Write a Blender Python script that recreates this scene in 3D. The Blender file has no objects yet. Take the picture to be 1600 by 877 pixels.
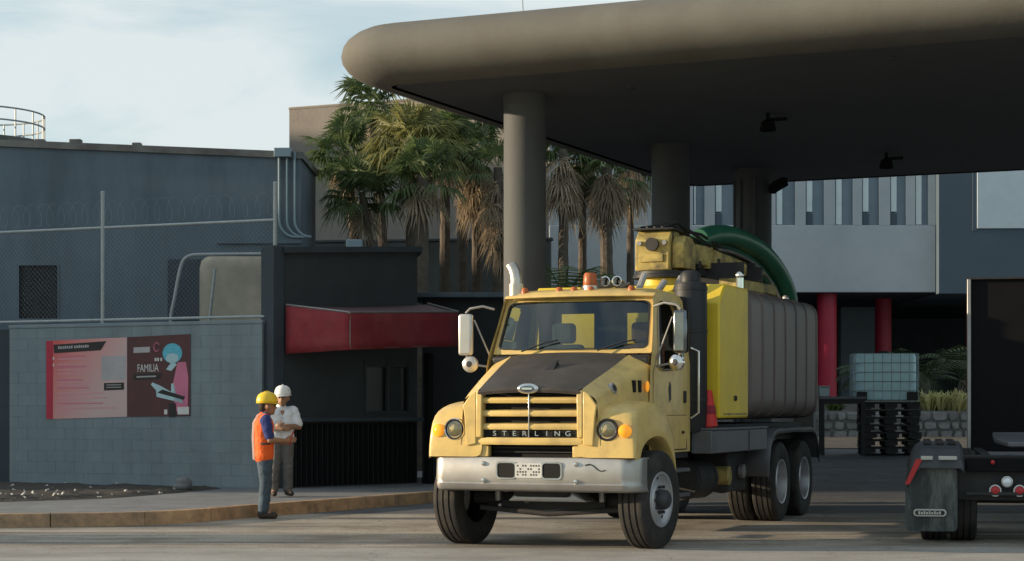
import bpy, bmesh, math, random
from mathutils import Vector, Matrix, Euler, noise
random.seed(7)
R = math.radians
scn = bpy.context.scene
col = scn.collection

# ------------------------------------------------------------------ camera, sky, sun, exposure
F, HZ, CH = 3000.0, 638.0, 1.5          # focal length in px of the 1600 px photo, horizon row, camera height
cam_d = bpy.data.cameras.new('camera')
cam = bpy.data.objects.new('camera', cam_d); col.objects.link(cam)
cam.location = (0, 0, CH); cam.rotation_euler = (R(90), 0, 0)
cam_d.sensor_width = 36; cam_d.lens = 36 * F / 1600
cam_d.shift_y = (HZ - 438.5) / 1600
cam_d.clip_start = 0.1; cam_d.clip_end = 3000
scn.camera = cam
SUN_EL, SUN_AZ = R(10.5), R(1)           # azimuth measured from -X towards -Y
sdir = Vector((-math.cos(SUN_AZ) * math.cos(SUN_EL), -math.sin(SUN_AZ) * math.cos(SUN_EL), math.sin(SUN_EL)))
world = bpy.data.worlds.new('World'); scn.world = world; world.use_nodes = True
wn, wl = world.node_tree.nodes, world.node_tree.links
wn.clear()
w_out = wn.new('ShaderNodeOutputWorld'); w_bg = wn.new('ShaderNodeBackground')
sky = wn.new('ShaderNodeTexSky'); sky.sky_type = 'NISHITA'; sky.sun_disc = False
sky.sun_elevation = SUN_EL; sky.sun_rotation = math.atan2(sdir.x, sdir.y)
sky.air_density = 1.0; sky.dust_density = 0.6; sky.ozone_density = 1.6; sky.altitude = 10
w_tc = wn.new('ShaderNodeTexCoord'); w_map = wn.new('ShaderNodeMapping')
w_map.inputs['Scale'].default_value = (2.6, 2.6, 9.0); w_map.inputs['Location'].default_value = (0.35, 0.2, 0.3); w_map.inputs['Rotation'].default_value = (0, R(4), 0)
w_no = wn.new('ShaderNodeTexNoise'); w_no.inputs['Scale'].default_value = 1.6; w_no.inputs['Detail'].default_value = 7
w_no.inputs['Roughness'].default_value = 0.52; w_no.inputs['Distortion'].default_value = 0.5
w_mr = wn.new('ShaderNodeMapRange'); w_mr.inputs[1].default_value = 0.38; w_mr.inputs[2].default_value = 0.60
w_mr.inputs[3].default_value = 0.15; w_mr.inputs[4].default_value = 0.95
w_mix = wn.new('ShaderNodeMix'); w_mix.data_type = 'RGBA'
w_mix.inputs[7].default_value = (7.7, 8.4, 8.5, 1)
wl.new(w_tc.outputs['Generated'], w_map.inputs[0]); wl.new(w_map.outputs[0], w_no.inputs['Vector'])
wl.new(w_no.outputs['Fac'], w_mr.inputs[0]); wl.new(w_mr.outputs[0], w_mix.inputs[0])
w_tint = wn.new('ShaderNodeVectorMath'); w_tint.operation = 'MULTIPLY'; w_tint.inputs[1].default_value = (1.5, 1.85, 1.88)
wl.new(sky.outputs[0], w_tint.inputs[0]); wl.new(w_tint.outputs[0], w_mix.inputs[6]); wl.new(w_mix.outputs[2], w_bg.inputs[0])
w_bg.inputs[1].default_value = 0.07
wl.new(w_bg.outputs[0], w_out.inputs[0])
sun_d = bpy.data.lights.new('sun', 'SUN'); sun_d.energy = 5.0; sun_d.angle = R(0.6); sun_d.color = (1.0, 0.80, 0.56)
sun = bpy.data.objects.new('sun', sun_d); col.objects.link(sun)
sun.rotation_euler = (-sdir).to_track_quat('-Z', 'Y').to_euler(); sun.location = (-20, 0, 20)
scn.view_settings.view_transform = 'Standard'; scn.view_settings.look = 'None'
scn.view_settings.exposure = 0.5; scn.view_settings.gamma = 1.0
scn.view_settings.use_curve_mapping = False
scn.cycles.max_bounces = 8; scn.cycles.transparent_max_bounces = 16

def P(px, py, Y): return Vector(((px - 800) * Y / F, Y, CH - (py - HZ) * Y / F))
def PX(px, Y): return (px - 800) * Y / F
def PZ(py, Y): return CH - (py - HZ) * Y / F

# ------------------------------------------------------------------ materials
MATS = {}
def mat(name, c, rough=0.65, metal=0.0, var=0.15, scale=3.0, bump=0.0, bscale=60.0, spec=0.4, coat=0.0,
        stain=None, stain_amt=0.0, stain_scale=0.8, stain_stretch=1.0, rnd=0.0, emit=None, estr=0.0, trans=0.0):
    m = bpy.data.materials.new(name); m.use_nodes = True; MATS[name] = m
    n, l = m.node_tree.nodes, m.node_tree.links
    b = n['Principled BSDF']
    b.inputs['Roughness'].default_value = rough; b.inputs['Metallic'].default_value = metal
    b.inputs['Specular IOR Level'].default_value = spec; b.inputs['Coat Weight'].default_value = coat
    b.inputs['Coat Roughness'].default_value = 0.15
    if emit: b.inputs['Emission Color'].default_value = (*emit, 1); b.inputs['Emission Strength'].default_value = estr
    geo = n.new('ShaderNodeNewGeometry')
    no = n.new('ShaderNodeTexNoise'); no.inputs['Scale'].default_value = scale; no.inputs['Detail'].default_value = 6; no.inputs['Roughness'].default_value = 0.6
    l.new(geo.outputs['Position'], no.inputs['Vector'])
    mr = n.new('ShaderNodeMapRange'); mr.inputs[1].default_value = 0.25; mr.inputs[2].default_value = 0.75
    mr.inputs[3].default_value = 1 - var; mr.inputs[4].default_value = 1 + var
    l.new(no.outputs['Fac'], mr.inputs[0])
    val = mr.outputs[0]
    if rnd:
        oi = n.new('ShaderNodeObjectInfo'); m2 = n.new('ShaderNodeMapRange')
        m2.inputs[3].default_value = 1 - rnd; m2.inputs[4].default_value = 1 + rnd
        l.new(oi.outputs['Random'], m2.inputs[0])
        mu = n.new('ShaderNodeMath'); mu.operation = 'MULTIPLY'
        l.new(val, mu.inputs[0]); l.new(m2.outputs[0], mu.inputs[1]); val = mu.outputs[0]
    vm = n.new('ShaderNodeVectorMath'); vm.operation = 'SCALE'; vm.inputs[0].default_value = c
    l.new(val, vm.inputs['Scale'])
    colour = vm.outputs[0]
    if stain:
        mp = n.new('ShaderNodeMapping'); mp.inputs['Scale'].default_value = stain_stretch if isinstance(stain_stretch, tuple) else (1, 1, stain_stretch)
        l.new(geo.outputs['Position'], mp.inputs[0])
        n2 = n.new('ShaderNodeTexNoise'); n2.inputs['Scale'].default_value = stain_scale; n2.inputs['Detail'].default_value = 5; n2.inputs['Roughness'].default_value = 0.65
        l.new(mp.outputs[0], n2.inputs['Vector'])
        m3 = n.new('ShaderNodeMapRange'); m3.inputs[1].default_value = 0.45; m3.inputs[2].default_value = 0.72
        m3.inputs[3].default_value = 0; m3.inputs[4].default_value = stain_amt
        l.new(n2.outputs['Fac'], m3.inputs[0])
        mx = n.new('ShaderNodeMix'); mx.data_type = 'RGBA'; mx.inputs[7].default_value = (*stain, 1)
        l.new(m3.outputs[0], mx.inputs[0]); l.new(colour, mx.inputs[6]); colour = mx.outputs[2]
    l.new(colour, b.inputs['Base Color'])
    mrr = n.new('ShaderNodeMapRange'); mrr.inputs[3].default_value = max(0.02, rough * 0.85); mrr.inputs[4].default_value = min(1, rough * 1.15)
    l.new(no.outputs['Fac'], mrr.inputs[0]); l.new(mrr.outputs[0], b.inputs['Roughness'])
    if bump:
        nb = n.new('ShaderNodeTexNoise'); nb.inputs['Scale'].default_value = bscale; nb.inputs['Detail'].default_value = 5
        l.new(geo.outputs['Position'], nb.inputs['Vector'])
        bp = n.new('ShaderNodeBump'); bp.inputs['Strength'].default_value = bump; bp.inputs['Distance'].default_value = 0.02
        l.new(nb.outputs['Fac'], bp.inputs['Height']); l.new(bp.outputs[0], b.inputs['Normal'])
    if trans:
        tr = n.new('ShaderNodeBsdfTranslucent'); ms = n.new('ShaderNodeMixShader'); ms.inputs[0].default_value = trans
        l.new(colour, tr.inputs[0]); l.new(b.outputs[0], ms.inputs[1]); l.new(tr.outputs[0], ms.inputs[2])
        l.new(ms.outputs[0], n['Material Output'].inputs[0])
    return m
def paving(name, base, crack_scale, grain, dirt, streak, oil=0.5):
    m = bpy.data.materials.new(name); m.use_nodes = True; MATS[name] = m; n, l = m.node_tree.nodes, m.node_tree.links
    b = n['Principled BSDF']; b.inputs['Specular IOR Level'].default_value = 0.3
    geo = n.new('ShaderNodeNewGeometry'); pos = geo.outputs['Position']
    def tex(scale, detail=5, stretch=None, rough=0.6):
        t = n.new('ShaderNodeTexNoise'); t.inputs['Scale'].default_value = scale; t.inputs['Detail'].default_value = detail; t.inputs['Roughness'].default_value = rough
        if stretch:
            mp = n.new('ShaderNodeMapping'); mp.inputs['Scale'].default_value = stretch; mp.inputs['Rotation'].default_value = (0, 0, R(3)); l.new(pos, mp.inputs[0]); l.new(mp.outputs[0], t.inputs['Vector'])
        else: l.new(pos, t.inputs['Vector'])
        return t.outputs['Fac']
    def rng(x, a, b_, c, d):
        r = n.new('ShaderNodeMapRange'); r.inputs[1].default_value = a; r.inputs[2].default_value = b_; r.inputs[3].default_value = c; r.inputs[4].default_value = d; l.new(x, r.inputs[0]); return r.outputs[0]
    def mixc(f, c0, c1):
        x = n.new('ShaderNodeMix'); x.data_type = 'RGBA'
        l.new(f, x.inputs[0]) if not isinstance(f, float) else None
        l.new(c0, x.inputs[6]) if not isinstance(c0, tuple) else setattr(x.inputs[6], 'default_value', (*c0, 1))
        x.inputs[7].default_value = (*c1, 1); return x.outputs[2]
    c = mixc(rng(tex(grain, 3), .35, .65, 0, 1), tuple(v * .72 for v in base), tuple(v * 1.28 for v in base))
    c = mixc(rng(tex(1.1, 6), .42, .66, 0, .75), c, dirt)
    c = mixc(rng(tex(1.0, 6, (.16, 1.25, 1)), .50, .66, 0, streak), c, tuple(v * .42 for v in base))
    c = mixc(rng(tex(0.8, 5, (.2, 2.0, 1)), .56, .70, 0, streak * .6), c, tuple(min(1, v * 1.5) for v in base))
    c = mixc(rng(tex(2.6, 3), .64, .74, 0, oil), c, (0.03, 0.028, 0.026))
    wr = n.new('ShaderNodeTexNoise'); wr.inputs['Scale'].default_value = 2.2; l.new(pos, wr.inputs['Vector'])
    vm = n.new('ShaderNodeVectorMath'); vm.operation = 'MULTIPLY_ADD'; vm.inputs[1].default_value = (.35, .35, .35); l.new(wr.outputs['Color'], vm.inputs[0]); l.new(pos, vm.inputs[2])
    vo = n.new('ShaderNodeTexVoronoi'); vo.feature = 'DISTANCE_TO_EDGE'; vo.inputs['Scale'].default_value = crack_scale; l.new(vm.outputs[0], vo.inputs['Vector'])
    ck = rng(vo.outputs['Distance'], 0.0, 0.008, .28, 0)
    c = mixc(ck, c, (0.035, 0.033, 0.03)); l.new(c, b.inputs['Base Color'])
    l.new(rng(tex(3, 4), .3, .7, .72, .95), b.inputs['Roughness'])
    bp = n.new('ShaderNodeBump'); bp.inputs['Strength'].default_value = .7; bp.inputs['Distance'].default_value = .015; l.new(tex(grain * 1.3, 4), bp.inputs['Height']); l.new(bp.outputs[0], b.inputs['Normal'])
def glass_mat(name, tint=(0.55, 0.65, 0.62), refl=0.06, rough=0.02):
    m = bpy.data.materials.new(name); m.use_nodes = True; n, l = m.node_tree.nodes, m.node_tree.links
    n.remove(n['Principled BSDF'])
    t = n.new('ShaderNodeBsdfTransparent'); t.inputs[0].default_value = (*tint, 1)
    g = n.new('ShaderNodeBsdfGlossy'); g.inputs['Roughness'].default_value = rough; g.inputs[0].default_value = (0.9, 0.95, 0.95, 1)
    fr = n.new('ShaderNodeFresnel'); fr.inputs[0].default_value = 1.45
    ad = n.new('ShaderNodeMath'); ad.operation = 'ADD'; ad.inputs[1].default_value = refl
    ms = n.new('ShaderNodeMixShader')
    l.new(fr.outputs[0], ad.inputs[0]); l.new(ad.outputs[0], ms.inputs[0]); l.new(t.outputs[0], ms.inputs[1]); l.new(g.outputs[0], ms.inputs[2])
    l.new(ms.outputs[0], n['Material Output'].inputs[0]); MATS[name] = m
    return m

paving('concrete_apron', (0.36, 0.33, 0.285), 0.35, 26, (0.20, 0.16, 0.115), 1.0, .75)
paving('road_asphalt', (0.36, 0.345, 0.32), 0.45, 55, (0.26, 0.245, 0.22), .45, .35)
paving('yard_asphalt', (0.13, 0.135, 0.145), 0.4, 40, (0.085, 0.085, 0.09), .5)
mat('sidewalk_concrete', (0.20, 0.205, 0.21), 0.9, var=0.2, scale=4, bump=0.4, bscale=60, stain=(0.11, 0.11, 0.11), stain_amt=0.6, stain_scale=1.2)
mat('kerb_paint', (0.46, 0.30, 0.175), 0.85, var=0.25, scale=5, bump=0.5, bscale=40, stain=(0.16, 0.12, 0.09), stain_amt=0.95, stain_scale=3.5, rnd=0.14)
mat('soil', (0.055, 0.047, 0.04), 0.95, var=0.4, scale=9, bump=1.0, bscale=25)
mat('litter_white', (0.48, 0.48, 0.46), 0.8, var=0.2)
mat('block_paint', (0.175, 0.220, 0.250), 0.75, var=0.10, scale=2.0, bump=0.35, bscale=90, stain=(0.27, 0.33, 0.36), stain_amt=0.45, stain_scale=3.0, stain_stretch=0.12, rnd=0.04)
mat('block_joint', (0.165, 0.216, 0.25), 0.85, var=0.15, scale=6)
mat('plaster_slate', (0.112, 0.148, 0.18), 0.8, var=0.14, scale=0.9, bump=0.25, bscale=30, stain=(0.065, 0.085, 0.103), stain_amt=0.75, stain_scale=1.3, stain_stretch=0.18)
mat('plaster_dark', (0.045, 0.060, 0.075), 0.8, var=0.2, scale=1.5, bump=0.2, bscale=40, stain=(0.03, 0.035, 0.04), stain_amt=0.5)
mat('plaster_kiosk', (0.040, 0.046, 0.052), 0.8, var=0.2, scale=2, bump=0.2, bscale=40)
mat('roof_edge', (0.16, 0.16, 0.15), 0.8, var=0.3, scale=2, stain=(0.04, 0.035, 0.03), stain_amt=0.8, stain_scale=0.8)
mat('plaster_tan', (0.225, 0.20, 0.175), 0.9, var=0.16, scale=1.2, bump=0.5, bscale=14, stain=(0.17, 0.15, 0.13), stain_amt=0.5, stain_scale=0.5)
mat('plaster_pale', (0.39, 0.435, 0.47), 0.8, var=0.08, scale=0.7, bump=0.15, bscale=20, stain=(0.22, 0.27, 0.32), stain_amt=0.4, stain_scale=0.5)
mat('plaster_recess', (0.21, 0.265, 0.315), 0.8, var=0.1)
mat('pane_skylit', (0.62, 0.70, 0.72), 0.25, var=0.1, spec=0.6)  # pale tone paints the light caught on the slots' left side
mat('plaster_navy', (0.075, 0.105, 0.135), 0.75, var=0.12, scale=1)
mat('panel_white_blue', (0.52, 0.60, 0.65), 0.5, var=0.06)
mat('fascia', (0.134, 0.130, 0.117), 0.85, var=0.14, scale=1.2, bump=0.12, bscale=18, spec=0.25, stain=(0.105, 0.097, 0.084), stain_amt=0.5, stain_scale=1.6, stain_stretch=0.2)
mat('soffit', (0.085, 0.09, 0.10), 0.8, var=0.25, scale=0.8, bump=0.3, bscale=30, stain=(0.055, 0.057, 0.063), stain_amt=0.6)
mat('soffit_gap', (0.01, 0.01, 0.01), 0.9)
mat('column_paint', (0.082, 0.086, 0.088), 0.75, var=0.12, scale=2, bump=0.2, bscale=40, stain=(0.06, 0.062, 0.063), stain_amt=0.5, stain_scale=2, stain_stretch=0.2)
mat('column_dark', (0.06, 0.065, 0.07), 0.75, var=0.2, scale=2, bump=0.2, bscale=40)  # darker copy of column_paint: shade on the rear columns put into the colour
mat('galvanised', (0.34, 0.37, 0.38), 0.5, metal=0.35, var=0.15, scale=8)
mat('wire_dark', (0.30, 0.34, 0.36), 0.6, metal=0.2)
mat('wall_mossy', (0.105, 0.112, 0.112), 0.9, var=0.3, scale=1.2, bump=0.3, bscale=20, stain=(0.10, 0.105, 0.095), stain_amt=0.5, stain_scale=0.8)
mat('conduit', (0.20, 0.27, 0.31), 0.6, metal=0.1, var=0.12)
mat('window_dark', (0.015, 0.017, 0.022), 0.25, var=0.2)
mat('grille_black', (0.05, 0.05, 0.055), 0.5, var=0.2)
mat('awning_red', (0.23, 0.022, 0.032), 0.75, var=0.18, scale=4, bump=0.25, bscale=12, stain=(0.30, 0.09, 0.09), stain_amt=0.35, stain_scale=1.5)
mat('awning_top', (0.12, 0.06, 0.07), 0.8, var=0.2, scale=3, stain=(0.10, 0.09, 0.095), stain_amt=0.7, stain_scale=1.2)
mat('red_column', (0.36, 0.018, 0.045), 0.45, var=0.12, scale=2)
mat('black_metal', (0.008, 0.008, 0.009), 0.8, metal=0.0, var=0.2, scale=6, spec=0.12)
mat('tank_plastic', (0.36, 0.31, 0.235), 0.6, var=0.3, scale=1.6, stain=(0.20, 0.19, 0.17), stain_amt=0.8, stain_scale=1.0)
mat('truck_yellow', (0.64, 0.455, 0.155), 0.42, var=0.07, scale=2.0, spec=0.45, coat=0.15, bump=0.03, bscale=6, stain=(0.30, 0.215, 0.10), stain_amt=0.6, stain_scale=3.5)
mat('truck_yellow_bright', (0.72, 0.52, 0.03), 0.42, var=0.08, scale=2, spec=0.45, stain=(0.42, 0.30, 0.05), stain_amt=0.5, stain_scale=1.4)
mat('hood_black', (0.045, 0.038, 0.033), 0.48, var=0.3, scale=3, spec=0.4, bump=0.05, bscale=8, stain=(0.09, 0.078, 0.066), stain_amt=0.6, stain_scale=1.8)
mat('chrome_dark', (0.17, 0.18, 0.195), 0.14, metal=1.0, var=0.2, scale=6)
mat('chrome', (0.72, 0.72, 0.70), 0.16, metal=1.0, var=0.08, scale=6)
mat('bumper_steel', (0.47, 0.455, 0.435), 0.42, metal=0.75, var=0.12, scale=5, bump=0.08, bscale=5, stain=(0.42, 0.38, 0.33), stain_amt=0.5, stain_scale=3)
mat('stack_steel', (0.55, 0.52, 0.46), 0.35, metal=0.85, var=0.2, scale=6)
mat('dull_steel', (0.32, 0.31, 0.30), 0.45, metal=0.6, var=0.2, scale=6)
mat('tyre_rubber', (0.022, 0.021, 0.020), 0.8, var=0.3, scale=6, bump=0.2, bscale=60, stain=(0.075, 0.066, 0.054), stain_amt=0.55, stain_scale=5)
mat('rim_steel', (0.50, 0.50, 0.52), 0.4, metal=0.55, var=0.15, scale=8, stain=(0.25, 0.23, 0.2), stain_amt=0.5, stain_scale=8)
mat('hub_dark', (0.05, 0.05, 0.055), 0.55, metal=0.3, var=0.3, scale=12)
mat('chassis', (0.022, 0.022, 0.024), 0.7, var=0.4, scale=5, stain=(0.06, 0.052, 0.045), stain_amt=0.5, stain_scale=3)
mat('tank_grey', (0.165, 0.130, 0.118), 0.45, metal=0.25, var=0.18, scale=2, spec=0.4, bump=0.06, bscale=5, stain=(0.085, 0.075, 0.085), stain_amt=0.6, stain_scale=1.5, stain_stretch=0.2)
mat('deck_grey', (0.14, 0.145, 0.16), 0.5, metal=0.3, var=0.18, scale=3, stain=(0.07, 0.07, 0.075), stain_amt=0.5, stain_scale=2)
mat('hose_green', (0.018, 0.105, 0.062), 0.38, var=0.2, scale=4, spec=0.5)
mat('boom_yellow', (0.42, 0.32, 0.10), 0.6, var=0.35, scale=6, stain=(0.05, 0.042, 0.032), stain_amt=1.0, stain_scale=4.5)
mat('amber', (0.95, 0.33, 0.02), 0.3, var=0.1, spec=0.5, trans=0.3)
mat('amber_lit', (0.95, 0.36, 0.02), 0.3, var=0.05, emit=(1.0, 0.36, 0.03), estr=0.35)
mat('lens_clear', (0.74, 0.79, 0.84), 0.3, metal=0.25, var=0.2, scale=20)
mat('orange_lens', (0.50, 0.15, 0.05), 0.35, var=0.1, trans=0.25)
mat('red_plastic', (0.55, 0.025, 0.02), 0.5, var=0.15)
mat('red_lens', (0.42, 0.02, 0.025), 0.3, var=0.1)
mat('plastic_black', (0.02, 0.02, 0.022), 0.55, var=0.2)
mat('seat_brown', (0.16, 0.07, 0.04), 0.8, var=0.2)
mat('seat_grey', (0.09, 0.10, 0.10), 0.9, var=0.2)
mat('plate_white', (0.55, 0.55, 0.53), 0.6, var=0.1)
mat('print_dark', (0.06, 0.06, 0.06), 0.7, var=0.1)
mat('mirror_shell', (0.58, 0.565, 0.53), 0.32, metal=0.5, var=0.08)
mat('skin', (0.34, 0.185, 0.115), 0.6, var=0.1, scale=10)
mat('vest_orange', (0.85, 0.13, 0.02), 0.75, var=0.12, scale=10, bump=0.3, bscale=20)
mat('reflective', (0.62, 0.60, 0.52), 0.5, var=0.1)
mat('shirt_blue', (0.03, 0.045, 0.17), 0.85, var=0.15, scale=10, bump=0.3, bscale=20)
mat('shirt_white', (0.76, 0.80, 0.85), 0.85, var=0.06, scale=10, bump=0.3, bscale=18)
mat('jeans', (0.055, 0.082, 0.11), 0.9, var=0.2, scale=12, bump=0.3, bscale=18)
mat('trousers_khaki', (0.13, 0.125, 0.12), 0.9, var=0.15, scale=10, bump=0.3, bscale=18)
mat('boots', (0.05, 0.038, 0.03), 0.7, var=0.3, scale=15)
mat('helmet_yellow', (0.82, 0.56, 0.03), 0.35, var=0.05, spec=0.5)
mat('helmet_white', (0.80, 0.80, 0.78), 0.35, var=0.04, spec=0.5)
mat('hair_dark', (0.02, 0.015, 0.012), 0.8)
mat('red_cloth', (0.5, 0.05, 0.045), 0.8, var=0.15)
mat('trunk_bark', (0.10, 0.082, 0.065), 0.95, var=0.35, scale=8, bump=0.8, bscale=18)
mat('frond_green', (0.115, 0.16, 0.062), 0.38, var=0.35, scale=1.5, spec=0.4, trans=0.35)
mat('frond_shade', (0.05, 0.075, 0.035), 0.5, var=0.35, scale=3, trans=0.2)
mat('frond_yellowgreen', (0.25, 0.25, 0.095), 0.4, var=0.3, scale=1.5, trans=0.35)
mat('frond_dead', (0.38, 0.31, 0.22), 0.85, var=0.4, scale=3, trans=0.25)
mat('shrub_yellow', (0.52, 0.50, 0.24), 0.6, var=0.35, scale=6, trans=0.35)  # yellow leaf colour, paled to stand in for low sun
mat('shrub_green', (0.09, 0.13, 0.04), 0.6, var=0.35, scale=6, trans=0.3)
mat('stone', (0.26, 0.27, 0.28), 0.85, var=0.25, scale=6, bump=0.5, bscale=20, rnd=0.25)
mat('stone_mortar', (0.22, 0.22, 0.22), 0.9, var=0.2)
mat('terrace', (0.20, 0.19, 0.175), 0.9, var=0.15)
mat('dirt_path', (0.30, 0.22, 0.15), 0.95, var=0.2, scale=3, bump=0.4, bscale=30)
mat('ibc_plastic', (0.62, 0.90, 1.0), 0.4, var=0.06, scale=4, spec=0.5, trans=0.05)
mat('cage_steel', (0.30, 0.37, 0.40), 0.45, metal=0.5, var=0.1)
mat('pallet_black', (0.016, 0.016, 0.018), 0.6, var=0.3, scale=8)
mat('flap_black', (0.030, 0.034, 0.036), 0.55, var=0.3, scale=5, stain=(0.20, 0.22, 0.20), stain_amt=0.9, stain_scale=5, stain_stretch=0.25)
mat('fender_dark', (0.055, 0.06, 0.07), 0.5, var=0.25, scale=5)
mat('paper_red', (0.60, 0.16, 0.19), 0.7, var=0.12, scale=2)
mat('paper_maroon', (0.085, 0.03, 0.035), 0.6, var=0.25, scale=3)
mat('print_black', (0.02, 0.018, 0.02), 0.6)
mat('print_white', (0.62, 0.62, 0.62), 0.7, var=0.08)
mat('print_pink', (0.62, 0.30, 0.36), 0.7)
mat('print_rose', (0.55, 0.17, 0.27), 0.7, var=0.15)
mat('print_blue', (0.10, 0.42, 0.56), 0.6, var=0.3, scale=20)
mat('print_pale', (0.42, 0.60, 0.66), 0.7)
mat('print_grey', (0.40, 0.38, 0.40), 0.7)
mat('print_crimson', (0.42, 0.03, 0.06), 0.7)
mat('shade_block', (0.3, 0.29, 0.27), 0.85, var=0.1)
glass_mat('cab_glass', (0.42, 0.53, 0.51), 0.08)
glass_mat('lamp_glass', (0.9, 0.92, 0.92), 0.08)
# gradient poster paper: red on the left fading to pale grey right and down (printed colour)
def gradient_paper():
    m = bpy.data.materials.new('paper_gradient'); m.use_nodes = True; n, l = m.node_tree.nodes, m.node_tree.links
    b = n['Principled BSDF']; b.inputs['Roughness'].default_value = 0.7
    tc = n.new('ShaderNodeTexCoord'); sx = n.new('ShaderNodeSeparateXYZ'); l.new(tc.outputs['Generated'], sx.inputs[0])
    iv = n.new('ShaderNodeMath'); iv.operation = 'MULTIPLY_ADD'; iv.inputs[1].default_value = -0.55; iv.inputs[2].default_value = 0.45
    l.new(sx.outputs['Z'], iv.inputs[0])
    ad = n.new('ShaderNodeMath'); ad.operation = 'ADD'; l.new(sx.outputs['X'], ad.inputs[0]); l.new(iv.outputs[0], ad.inputs[1])
    cr = n.new('ShaderNodeValToRGB'); l.new(ad.outputs[0], cr.inputs[0])
    e = cr.color_ramp.elements; e[0].position = 0.05; e[0].color = (0.58, 0.10, 0.10, 1); e[1].position = 1.0; e[1].color = (0.56, 0.40, 0.40, 1)
    x = e.new(0.35); x.color = (0.60, 0.22, 0.21, 1)
    l.new(cr.outputs[0], b.inputs['Base Color']); MATS['paper_gradient'] = m
gradient_paper()

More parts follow.
